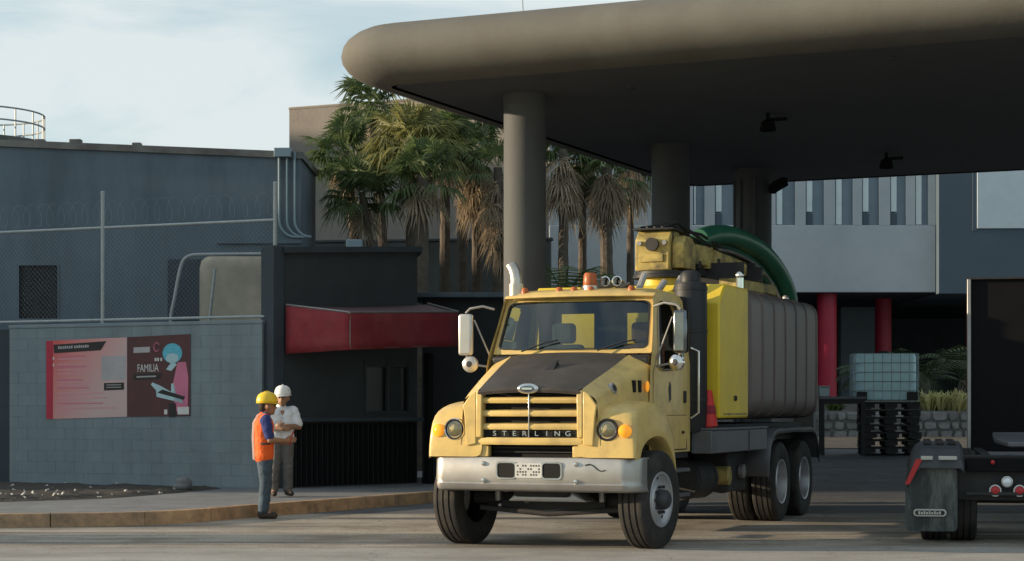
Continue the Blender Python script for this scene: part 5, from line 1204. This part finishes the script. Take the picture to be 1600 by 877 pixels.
def arc_pts(a, b, top, n=22):
    a, b = Vector(a), Vector(b); o_ = []
    for i in range(n + 1):
        t = i / n; p = a.lerp(b, t); o_.append(p + Vector((0, 0, top * (1 - (2 * t - .78) ** 2 / 1.4 if t < .39 else math.cos((t - .39) / .61 * math.pi / 2)))))
    return o_
hpts = [(-4.9, .22, 3.74), (-5.1, .28, 3.80), (-5.5, .38, 3.85), (-6.0, .50, 3.82), (-6.5, .62, 3.72), (-6.95, .70, 3.55), (-7.3, .76, 3.34), (-7.5, .80, 3.10), (-7.55, .80, 2.9)]
hs_ = smooth_line([Vector(a).lerp(Vector(b), t / 4) for a, b in zip(hpts, hpts[1:]) for t in range(4)] + [Vector(hpts[-1])], 4)
MB().tube(hs_, .135, 14).build('suction_hose', 'hose_green', trk, smooth=True)
MB().tube([p + Vector((.10, -.16, -.10)) for p in hs_], .10, 14).build('suction_hose', 'hose_green', trk, smooth=True)
MB().tube([p + Vector((.3, .02, -.22)) for p in hs_[8:]], .02, 6).build('hose_stay', 'dull_steel', trk, smooth=True)
for k, (x, y) in enumerate(((-2.3, .45), (-2.35, .7), (-2.5, .6), (-2.3, .2))): MB().cyl((x, y, 2.9), (x - .1, y + .05, 3.02 + .03 * k), .04, n=8).build('pipe_fitting', 'dull_steel', bt, smooth=True)
MB().cyl((-4.0, 1.0, 2.99), (-4.0, 1.0, 3.16), .05, n=10).sphere((-4.0, 1.0, 3.18), .06, 10, 8).build('filler_cap', 'chrome', tnk, smooth=True)
# red traffic cone hung on the deck
cn = empty('traffic_cone', trk.matrix_basis @ Vector((-2.19, 1.10, 1.274)), math.atan2(-math.cos(TYAW), -math.sin(TYAW)), 'red traffic cone standing on the truck deck by the yellow housing', 'cone')
MB().lathe([(.11, .02), (.105, .05), (.045, .42), (.03, .44), (.001, .44)], (0, 0, 0), n=18).build('cone', 'red_plastic', cn, smooth=True)
MB().box(-.12, .12, -.105, .07, 0, .03).build('base', 'red_plastic', cn, bevel=.01)
MB().lathe([(.092, .16), (.093, .165), (.077, .26), (.076, .26)], (0, 0, 0), n=18).build('dark_band', 'awning_red', cn, smooth=True)

# ------------------------------------------------------------------ tractor unit at the right edge, seen from behind
TRY = 21.0
tt = empty('tractor_unit', (PX(1610, TRY) , TRY, 0), R(-12), 'black tractor unit with mud flap and round red tail lights at right edge', 'truck')
def XT(px): return PX(px, TRY) - PX(1610, TRY)
def twheel(x, y):
    we = empty('wheel', (x, y, .51)); we.parent = tt
    MB().lathe(tyre_profile(.28, .51, .285), (0, 0, 0), axis='x', n=48).build('tyre', 'tyre_rubber', we, smooth=True, ang=30)
    MB().lathe([(.285, -.12), (.26, -.05), (.2, .06), (.1, .07), (.001, .07)], (0, 0, 0), axis='x', n=30).build('rim', 'rim_steel', we, smooth=True)
for y in (.75, 2.1):
    for x in (XT(1463), XT(1463) + .33): twheel(x, y)
    for x in (XT(1463) + 1.75, XT(1463) + 2.08): twheel(x, y)
fx0_, fx1_ = XT(1418), XT(1497)
fl = MB().prism([(fx0_ + a + .285 * 1.0, -.02, .49 + b) for a, b in rrect(.565, .70, .05, 4)], (0, .014, 0)).build('mud_flap', 'flap_black', tt)
for v in fl.data.vertices: v.co.y += .05 * (v.co.z - .9) ** 2
pl = MB().prism([(fx0_ + .27 + a, -.03, .345 + b) for a, b in rrect(.36, .085, .04, 6)], (0, .012, 0)).build('flap_plate', 'bumper_steel', fl, bevel=.004)
MB().prism([(fx0_ + .27 + a, -.033, .345 + b) for a, b in rrect(.32, .05, .024, 6)], (0, .003, 0)).build('plate_field', 'chassis', fl)
for k in range(9): MB().box(fx0_ + .145 + k * .028, fx0_ + .165 + k * .028, -.0355, -.0335, .328, .362 - .008 * (k % 2)).build('plate_mark', 'bumper_steel', fl)
# fender over the wheels: ribbed top with bevelled outer corner
def fpath(o=0): return [(-.10, .84), (-.06, .93 + o), (.10, 1.02 + o), (.35, 1.085 + o), (1.2, 1.12 + o), (2.5, 1.09 + o), (2.72, .95)]
rows = [[Vector((x, y, z)) for x, z in ((fx0_ + .02, -.22 + zz), (fx0_ + .10, -.05 + zz), (fx0_ + .17, .0 + zz), (fx0_ + .60, .0 + zz), (fx0_ + .64, -.06 + zz))] for y, zz in fpath()]
fd = MB().grid(rows).build('fender', 'fender_dark', tt, smooth=True, solid=.012, ang=30)
for x in (.20, .34, .47): MB().box(fx0_ + x, fx0_ + x + .085, .36, 2.4, 1.092, 1.125).build('fender_rib', 'chassis', fd, bevel=.006)
for x0_, x1_ in ((.17, .30), (.36, .56)): MB().box(fx0_ + x0_, fx0_ + x1_, -.125, -.095, .93, .975).build('fender_clip', 'bumper_steel', fd, bevel=.006)
MB().prism([(fx0_ + .0, -.11, .66), (fx0_ + .05, -.11, .66), (fx0_ + .19, -.11, .94), (fx0_ + .12, -.11, .94)], (0, .012, 0)).build('reflector_strip', 'red_lens', fd)
MB().box(fx0_ + .57, fx0_ + 3.0, .15, .25, .48, .98).build('rear_crossmember', 'chassis', tt, bevel=.01)
MB().box(fx0_ + .66, fx0_ + 1.6, .05, .15, .80, .95).build('lamp_bar', 'black_metal', tt, bevel=.01)
MB().box(fx0_ + .66, fx0_ + 1.6, .03, .12, .54, .58).build('lower_bar', 'chassis', tt, bevel=.006)
for px, z, m, r in ((1557, .60, 'red_lens', .066), (1594, .60, 'red_lens', .066), (1575, .70, 'lens_clear', .062), (1632, .60, 'red_lens', .066)):
    x = XT(px); zc = PZ({.60: 767, .70: 753}[z], TRY + .1)
    tl = MB().lathe([(r, 0.03), (r, -.012), (r * .82, -.02), (r * .78, -.012)], (x, .05, zc), axis='y', n=22).build('tail_light', 'plate_white' if m == 'red_lens' else 'mirror_shell', tt, smooth=True)
    MB().lathe([(.001, -.024), (r * .5, -.022), (r * .8, -.010)], (x, .05, zc), axis='y', n=20).build('lens', m, tl, smooth=True)
MB().sphere((XT(1553), .02, PZ(723, TRY)), .025, 8, 6).build('marker_lamp', 'red_lens', tt, smooth=True)
for x in (XT(1535), XT(1535) + .9): MB().box(x, x + .1, .2, 6.5, .74, 1.0).build('frame_rail', 'chassis', tt)
for y in (.75, 2.1): MB().cyl((fx0_ + .2, y, .51), (fx0_ + 2.3, y, .51), .09, n=10).build('axle', 'chassis', tt, smooth=True)
# fifth wheel and headboard (back of the cab)
MB().prism([(XT(1560), .9, 1.10), (XT(1560) + .14, .55, 1.06), (XT(1560) + .8, .55, 1.06), (XT(1560) + .95, .9, 1.10), (XT(1560) + .95, 1.5, 1.16), (XT(1560), 1.5, 1.16)], (0, 0, .06)).build('fifth_wheel', 'deck_grey', tt, bevel=.015)
hbx = PX(1523, 24.2) - PX(1610, TRY)
HB = 3.35
hx0 = (hbx - HB * math.sin(R(12))) / math.cos(R(12))
hb_ = MB().box(hx0, hx0 + 2.4, HB, HB + .06, .95, PZ(437, TRY + HB)).build('headboard', 'black_metal', tt)
MB().box(hx0 - .05, hx0 - .002, HB - .05, HB + .10, .95, PZ(435, TRY + HB)).build('headboard_edge', 'dull_steel', hb_, bevel=.008)
MB().box(hx0 - .05, hx0 + 2.4, HB - .05, HB + .1, PZ(437, TRY + HB) + .002, PZ(434, TRY + HB)).build('headboard_cap', 'chassis', hb_)
MB().box(hx0 + .1, hx0 + 2.3, HB + .2, HB + 1.9, .95, 2.9).build('cab', 'black_metal', tt, bevel=.08)

# ------------------------------------------------------------------ table, pallets and caged container
IY = 37.5
gI = gz(7.2, 37.5)
ix = PX(1388, IY)
ph = (PZ(628, IY) - gI) / 7
def pallet():
    t = empty('pallet', (0, 0, 0))
    MB().box(-.55, .55, -.5, .5, ph * .72, ph - .006).build('deck', 'pallet_black', t, bevel=.006)
    for x in (-.43, .0, .43):
        for y in (-.42, .0, .42): MB().box(x - .12, x + .12, y - .07, y + .07, ph * .2, ph * .72 - .001).build('foot', 'pallet_black', t)
    for x in (-.47, -.01, .45): MB().box(x - .09, x + .09, -.5, .5, 0.0, ph * .2 - .001).build('runner', 'pallet_black', t, bevel=.004)
    return t
words = ['bottom black plastic pallet resting on the yard asphalt', 'second black plastic pallet up from the yard', 'third black plastic pallet up from the yard', 'middle black plastic pallet of the stack of seven', 'fifth black plastic pallet up from the yard', 'sixth black plastic pallet, one below the top of the stack', 'topmost black plastic pallet directly under the caged container']
p0 = pallet(); random.seed(4)
for k in range(7):
    o = p0 if k == 0 else copy_tree(p0)
    o.location = (ix + random.uniform(-.02, .02) + .01 * (3 - k) * .6, IY + random.uniform(-.02, .02), gI + k * ph); o.rotation_euler = (0, 0, R(-4) + random.uniform(-.02, .02)); tag(o, words[k], 'pallet', 'stack of black pallets')
ib = empty('caged_container', (PX(1381, IY), IY, gI + 7 * ph), R(-4), 'pale blue plastic container in a steel cage on the pallet stack', 'container')
hI = PZ(552, IY) - gI - 7 * ph; wI, dI = 1.2, 1.0
lo = rrect(wI - .06, dI - .06, .12, 5); rows = [[(x * s, y * s, z) for x, y in lo] for z, s in ((.03, .96), (.06, 1), (hI - .09, 1), (hI - .03, .97), (hI - .015, .9))]
m_ = MB(); m_.grid(rows, True); m_.poly(rows[0]); m_.poly(rows[-1]); m_.build('bottle', 'ibc_plastic', ib, smooth=True, ang=50)
for k in range(6):
    z = .03 + (hI - .05) * k / 5; m_ = MB()
    for a, b in (((-wI / 2, -dI / 2), (wI / 2, -dI / 2)), ((wI / 2, -dI / 2), (wI / 2, dI / 2)), ((wI / 2, dI / 2), (-wI / 2, dI / 2)), ((-wI / 2, dI / 2), (-wI / 2, -dI / 2))): m_.cyl((*a, z), (*b, z), .007, n=6)
    m_.build('cage_hoop', 'cage_steel', ib)
for k in range(8):
    x = -wI / 2 + wI * k / 7
    for y in (-dI / 2, dI / 2): MB().cyl((x, y, 0.01), (x, y, hI - .02), .007, n=6).build('cage_bar', 'cage_steel', ib)
for k in range(1, 6):
    y = -dI / 2 + dI * k / 6
    for x in (-wI / 2, wI / 2): MB().cyl((x, y, 0.01), (x, y, hI - .02), .007, n=6).build('cage_bar', 'cage_steel', ib)
for s in (-1, 1): MB().box(s * .48 - .10, s * .48 + .10, -dI / 2 - .03, -dI / 2 + .04, .03, .19).build('corner_guard', 'pallet_black', ib, bevel=.01)
MB().lathe([(.11, hI - .02), (.11, hI + .04), (.001, hI + .045)], (0, 0, 0), n=18).build('cap', 'pallet_black', ib, smooth=True)
# table
tb0, tb1, TBY = 1283, 1350, 37.0
ta = empty('work_table', (PX(1316, TBY), TBY, gz(6.4, 37)), R(-6), 'black steel work table standing beside the pallet stack', 'table')
ht = PZ(620, TBY) - gz(6.4, 37); w2 = (PX(1352, TBY) - PX(1281, TBY)) / 2
MB().box(-w2, w2, -.3, .45, ht - .05, ht).build('tabletop', 'deck_grey', ta, bevel=.01)
MB().box(-w2 + .03, w2 - .03, -.27, -.23, ht - .14, ht - .052).build('apron_rail', 'pallet_black', ta)
for x in (-w2 + .05, w2 - .06):
    for y in (-.25, .40): MB().prism([(x - .035, y - .03, 0), (x + .035, y - .03, 0), (x + .035, y - .03, ht - .052), (x - .035, y - .03, ht - .052)], (0, .06, 0)).build('leg', 'pallet_black', ta, bevel=.006)
bx_ = MB().box(-.1, .1, -.12, .12, 0, .18).box(-.11, .11, -.13, .13, .18, .21).build('small_box', 'cage_steel', bevel=.01); bx_.location = (PX(1288, TBY), TBY + .1, gz(6.4, 37) + ht); tag(bx_, 'small grey box lying on the black work table', 'box')
# ------------------------------------------------------------------ people
def blob(name, caps, m, parent, voxel=.011, smooth=6, extra=None):
    mb = MB()
    for p0, r0, p1, r1 in caps:
        p0, p1 = Vector(p0), Vector(p1)
        mb.sphere(p0, r0, 14, 10); mb.sphere(p1, r1, 14, 10)
        if (p1 - p0).length > 1e-4: mb.cyl(p0, p1, r0, r1, 14)
    if extra: extra(mb)
    o = mb.build(name + '_tmp', m)
    md = o.modifiers.new('rm', 'REMESH'); md.mode = 'VOXEL'; md.voxel_size = voxel
    md = o.modifiers.new('sm', 'SMOOTH'); md.iterations = smooth; md.factor = .5
    me = bpy.data.meshes.new_from_object(o.evaluated_get(bpy.context.evaluated_depsgraph_get())); me.name = name
    bpy.data.objects.remove(o)
    for p in me.polygons: p.use_smooth = True
    if name not in ('body', 'hair', 'boot'):              # cloth folds
        nv = [v.normal.copy() for v in me.vertices]
        for v, n_ in zip(me.vertices, nv):
            c_ = v.co
            f_ = noise.noise(Vector((c_.x * 9 + c_.z * 6, c_.y * 9 - c_.z * 5, c_.z * 13))) * .010 + noise.noise(c_ * 30) * .0035
            v.co = c_ + n_ * f_
    me.materials.clear(); me.materials.append(MATS[m])
    r = bpy.data.objects.new(name, me); col.objects.link(r); r.parent = parent
    return r
def head_geo(c, fwd=Vector((1, 0, 0))):
    def f(mb):
        s = Vector((-fwd.y, fwd.x, 0)); up = Vector((0, 0, 1)); c_ = Vector(c)
        mb.sphere(c_ + up * .02, .098, 18, 14, (1, .92, 1.15)); mb.sphere(c_ + fwd * .035 - up * .045, .068, 14, 10, (1, .95, 1.1))
        mb.sphere(c_ + fwd * .065 - up * .085, .032, 10, 8)                     # chin
        mb.sphere(c_ + fwd * .108 - up * .018, .018, 10, 8, (1.1, .8, 1.0)); mb.cyl(c_ + fwd * .095 + up * .02, c_ + fwd * .112 - up * .016, .011, .015, 8)   # nose
        for k in (1, -1): mb.sphere(c_ + s * .092 * k - up * .005, .028, 10, 8, (.8, .45, 1.2))   # ears
        mb.sphere(c_ + fwd * .085 + up * .036, .03, 10, 8, (.5, 1.9, .5))       # brow
        mb.sphere(c_ + fwd * .095 - up * .058, .02, 10, 8, (.6, 1.3, .5))       # lips
    return f
def face_bits(parent, c, fwd):
    s = Vector((-fwd.y, fwd.x, 0)); c = Vector(c)
    for k in (1, -1):
        MB().sphere(c + fwd * .093 + s * .034 * k + Vector((0, 0, .012)), .013, 10, 8).build('eye', 'print_dark', parent, smooth=True)
    MB().sphere(c + fwd * .098 + Vector((0, 0, -.058)), .02, 10, 6, (.4, 1.0, .22)).build('mouth', 'awning_red', parent, smooth=True)
def hand(wrist, palm_d, side_d, curl=.5, sc=1.0):
    """palm plus five fingers as capsule list"""
    w = Vector(wrist); d = Vector(palm_d).normalized(); s = Vector(side_d); s = (s - d * s.dot(d)).normalized(); n = d.cross(s)
    out = []
    for k in range(4): out.append((w + s * (.012 - .008 * k) * sc, .02 * sc, w + d * .085 * sc + s * (.03 - .02 * k) * sc, .0125 * sc))
    for k, L in enumerate((.070, .078, .072, .056)):
        b = w + d * .085 * sc + s * (.03 - .02 * k) * sc; m1 = b + (d * math.cos(curl) + n * math.sin(curl)) * L * .5 * sc; e = m1 + (d * math.cos(curl * 2.2) + n * math.sin(curl * 2.2)) * L * .5 * sc
        out.append((b, .0098 * sc, m1, .0088 * sc)); out.append((m1, .0088 * sc, e, .0075 * sc))
    t0 = w + d * .03 * sc + s * .03 * sc; t1 = t0 + (d * .6 + s * .7 + n * .3).normalized() * .045 * sc; t2 = t1 + (d * .9 + s * .15 + n * .5).normalized() * .035 * sc
    out += [(t0, .013 * sc, t1, .011 * sc), (t1, .011 * sc, t2, .009 * sc)]
    return out
def helmet(parent, c, fwd, m, tilt=0):
    h = empty('hard_hat', c); h.parent = parent; h.rotation_euler = (0, tilt, math.atan2(fwd.y, fwd.x))
    prof = [(.132, 0), (.134, .03), (.128, .075), (.108, .115), (.07, .143), (.03, .152), (.001, .153)]
    mb = MB().lathe(prof, (0, 0, 0), n=28); o = mb.build('shell', m, h, smooth=True, ang=70, solid=.006); o.scale = (1.08, .92, 1)
    MB().tube([(-.12 + .24 * k / 10, 0, .06 + .098 * math.sin(math.pi * k / 10)) for k in range(11)], .012, 6).build('ridge', m, h, smooth=True)
    rows = []
    for j in range(3):
        rows.append([Vector((math.cos(R(a)) * (.136 + .028 * j * max(0, math.cos(R(a))) + .006 * j), math.sin(R(a)) * (.124 + .005 * j), .004 - .010 * j * max(0, math.cos(R(a))))) for a in range(0, 360, 12)])
    mb = MB(); mb.grid(rows, True); mb.build('brim', m, h, smooth=True, solid=.006, ang=70)
    return h
def person(name, loc, rz, label, spec):
    t = empty(name, loc, rz, label, 'person')
    return t
X, Z0 = Vector((1, 0, 0)), Vector((0, 0, 1))
# --- worker in the orange vest: facing right and slightly away, forearms raised in front
p1 = person('person', (PX(413, 26.1), 26.1, 0), R(12), 'person in yellow hard hat and orange vest standing below the kerb', None)
H1c = (.045, 0, 1.525)
sh = [(.0, .185, 1.335), (.0, -.185, 1.335)]; el = [(.04, .245, 1.075), (.06, -.235, 1.07)]; wr = [(.275, .13, 1.03), (.285, -.10, 1.06)]
hip = [(0, .085, .86), (0, -.085, .86)]; kn_ = [(.03, .095, .47), (.01, -.10, .47)]; an = [(-.01, .10, .09), (-.02, -.11, .09)]
caps = []
for i, s in enumerate((1, -1)):
    caps += [(sh[i], .058, el[i], .043), (el[i], .043, wr[i], .029), (hip[i], .085, kn_[i], .058), (kn_[i], .058, an[i], .04), (an[i], .04, (an[i][0] + .12, an[i][1] + .01 * s, .05), .035)]
    caps += [((0, s * .07, .92), .10, (0, s * .085, 1.28), .10), ((0, s * .10, 1.30), .07, sh[i], .06)]
    caps += hand(wr[i], (.9, -.35 * s, .12), (0, .1 * s, 1), .55)
caps += [((0, 0, 1.30), .10, (.02, 0, 1.42), .055), ((.02, 0, 1.40), .055, (.03, 0, 1.48), .056)]
b1 = blob('body', caps, 'skin', p1, .009, 3, head_geo(H1c))
face_bits(p1, H1c, X)
caps = [((0, s * .075, .90), .118, (-.005, s * .085, 1.28), .122) for s in (1, -1)] + [((0, s * .09, 1.31), .09, sh[i], .077) for i, s in enumerate((1, -1))] + [(sh[i], .08, Vector(sh[i]).lerp(Vector(el[i]), .80), .066) for i in (0, 1)] + [((.0, 0, 1.36), .09, (.01, 0, 1.40), .072)]
blob('blue_shirt', caps, 'shirt_blue', p1, .011, 4)
caps = [((-.008, s * .08, .86), .132, (-.012, s * .088, 1.27), .136) for s in (1, -1)] + [((-.01, s * .10, 1.325), .088, (-.005, s * .15, 1.345), .082) for s in (1, -1)] + [((-.015, 0, 1.33), .105, (-.01, 0, 1.375), .082)]
v1 = blob('orange_vest', caps, 'vest_orange', p1, .011, 4)
for z in (1.02,): 
    MB().lathe([(.141, -.012), (.143, -.008), (.143, .008), (.141, .012)], (0, 0, 0), n=40).build('waist_band', 'print_dark', p1, smooth=True).matrix_basis = Matrix.Translation((-.01, 0, z)) @ Matrix.Diagonal((1.0, 1.58, 1, 1))
for s in (1, -1): MB().tube([(-.14, s * .10, .80), (-.155, s * .10, 1.1), (-.145, s * .10, 1.30), (-.085, s * .115, 1.41), (.0, s * .115, 1.428), (.08, s * .11, 1.37), (.118, s * .10, 1.25), (.123, s * .10, 1.0), (.12, s * .10, .80)], .009, 6).build('reflective_strip', 'reflective', p1, smooth=True)
caps = []
for i, s in enumerate((1, -1)):
    caps += [(hip[i], .112, kn_[i], .083), (kn_[i], .083, (an[i][0], an[i][1], .12), .075), ((0, s * .07, .90), .115, hip[i], .115)]
blob('jeans', caps, 'jeans', p1, .011, 4)
for i, s in enumerate((1, -1)):
    blob('boot', [((an[i][0] - .03, an[i][1], .055), .052, (an[i][0] + .15, an[i][1] + .012 * s, .045), .043), ((an[i][0] - .01, an[i][1], .06), .052, (an[i][0], an[i][1], .17), .056)], 'boots', p1, .010, 3)
helmet(p1, (H1c[0] - .01, 0, H1c[2] + .045), X, 'helmet_yellow')
blob('hair', [((H1c[0] - .05, 0, H1c[2] - .01), .075, (H1c[0] - .04, 0, H1c[2] + .03), .082)], 'hair_dark', p1, .011, 3)
pad = MB().prism([(.36 + a * .3, -.02 + b, 1.10 + a * .9) for a, b in rrect(.20, .15, .01, 2)], (.008, 0, -.004)).build('clipboard', 'red_cloth', bevel=.002)
pad.location = p1.location; pad.rotation_euler = p1.rotation_euler; tag(pad, 'small dark red clipboard held by the person in the orange vest', 'clipboard')
# --- second person, white shirt and white hard hat, facing the camera and turned to the other, arms folded
p2 = person('person', (PX(439, 28.9), 28.9, KH + .004), R(-70), 'person in white hard hat and white shirt with folded arms on the sidewalk', None)
H2c = (.04, 0.02, 1.475)
f2 = Vector((math.cos(R(-25)), math.sin(R(-25)), 0))
sh = [(0, .185, 1.285), (0, -.185, 1.285)]; el = [(.07, .26, 1.045), (.07, -.26, 1.045)]; wr = [(.22, .02, 1.06), (.235, -.03, 1.015)]
hip = [(0, .085, .83), (0, -.085, .83)]; kn_ = [(.02, .10, .45), (.02, -.10, .45)]; an = [(-.02, .11, .09), (-.02, -.11, .09)]
caps = []
for i, s in enumerate((1, -1)):
    caps += [(sh[i], .058, el[i], .045), (el[i], .045, wr[i], .03), (hip[i], .085, kn_[i], .058), (kn_[i], .058, an[i], .04), (an[i], .04, (an[i][0] + .12, an[i][1] + .02 * s, .05), .035)]
    caps += [((0, s * .07, .89), .10, (0, s * .085, 1.23), .10), ((0, s * .10, 1.25), .07, sh[i], .06)]
    caps += hand(wr[i], (.1, -s, .05), (0, 0, 1), .5 * s)
caps += [((0, 0, 1.25), .10, (.02, 0, 1.37), .056), ((.02, 0, 1.35), .056, (.03, .01, 1.43), .057)]
blob('body', caps, 'skin', p2, .009, 3, head_geo(H2c, f2)); face_bits(p2, H2c, f2)
caps = [((0.005, s * .075, .87), .125, (0, s * .088, 1.22), .125) for s in (1, -1)] + [((0, s * .09, 1.26), .09, sh[i], .08) for i, s in enumerate((1, -1))] + [(sh[i], .082, Vector(sh[i]).lerp(Vector(el[i]), .78), .074) for i in (0, 1)] + [((0, 0, 1.31), .09, (.01, 0, 1.35), .074)]
blob('white_shirt', caps, 'shirt_white', p2, .011, 4)
for k in range(4): MB().sphere((.128 - .004 * abs(k - 1.5), 0, 1.26 - k * .08), .008, 8, 6).build('button', 'print_grey', p2)
caps = []
for i, s in enumerate((1, -1)):
    caps += [(hip[i], .115, kn_[i], .085), (kn_[i], .085, (an[i][0], an[i][1], .11), .075), ((0, s * .07, .86), .118, hip[i], .115)]
blob('trousers', caps, 'trousers_khaki', p2, .011, 4)
for i, s in enumerate((1, -1)):
    blob('boot', [((an[i][0] - .03, an[i][1], .055), .05, (an[i][0] + .15, an[i][1] + .02 * s, .045), .042), ((an[i][0] - .01, an[i][1], .06), .05, (an[i][0], an[i][1], .15), .052)], 'boots', p2, .010, 3)
helmet(p2, (H2c[0] - .01, H2c[1], H2c[2] + .045), f2, 'helmet_white')
blob('hair', [((H2c[0] - .05, H2c[1] + .02, H2c[2] - .01), .073, (H2c[0] - .04, H2c[1] + .02, H2c[2] + .03), .08)], 'hair_dark', p2, .011, 3)
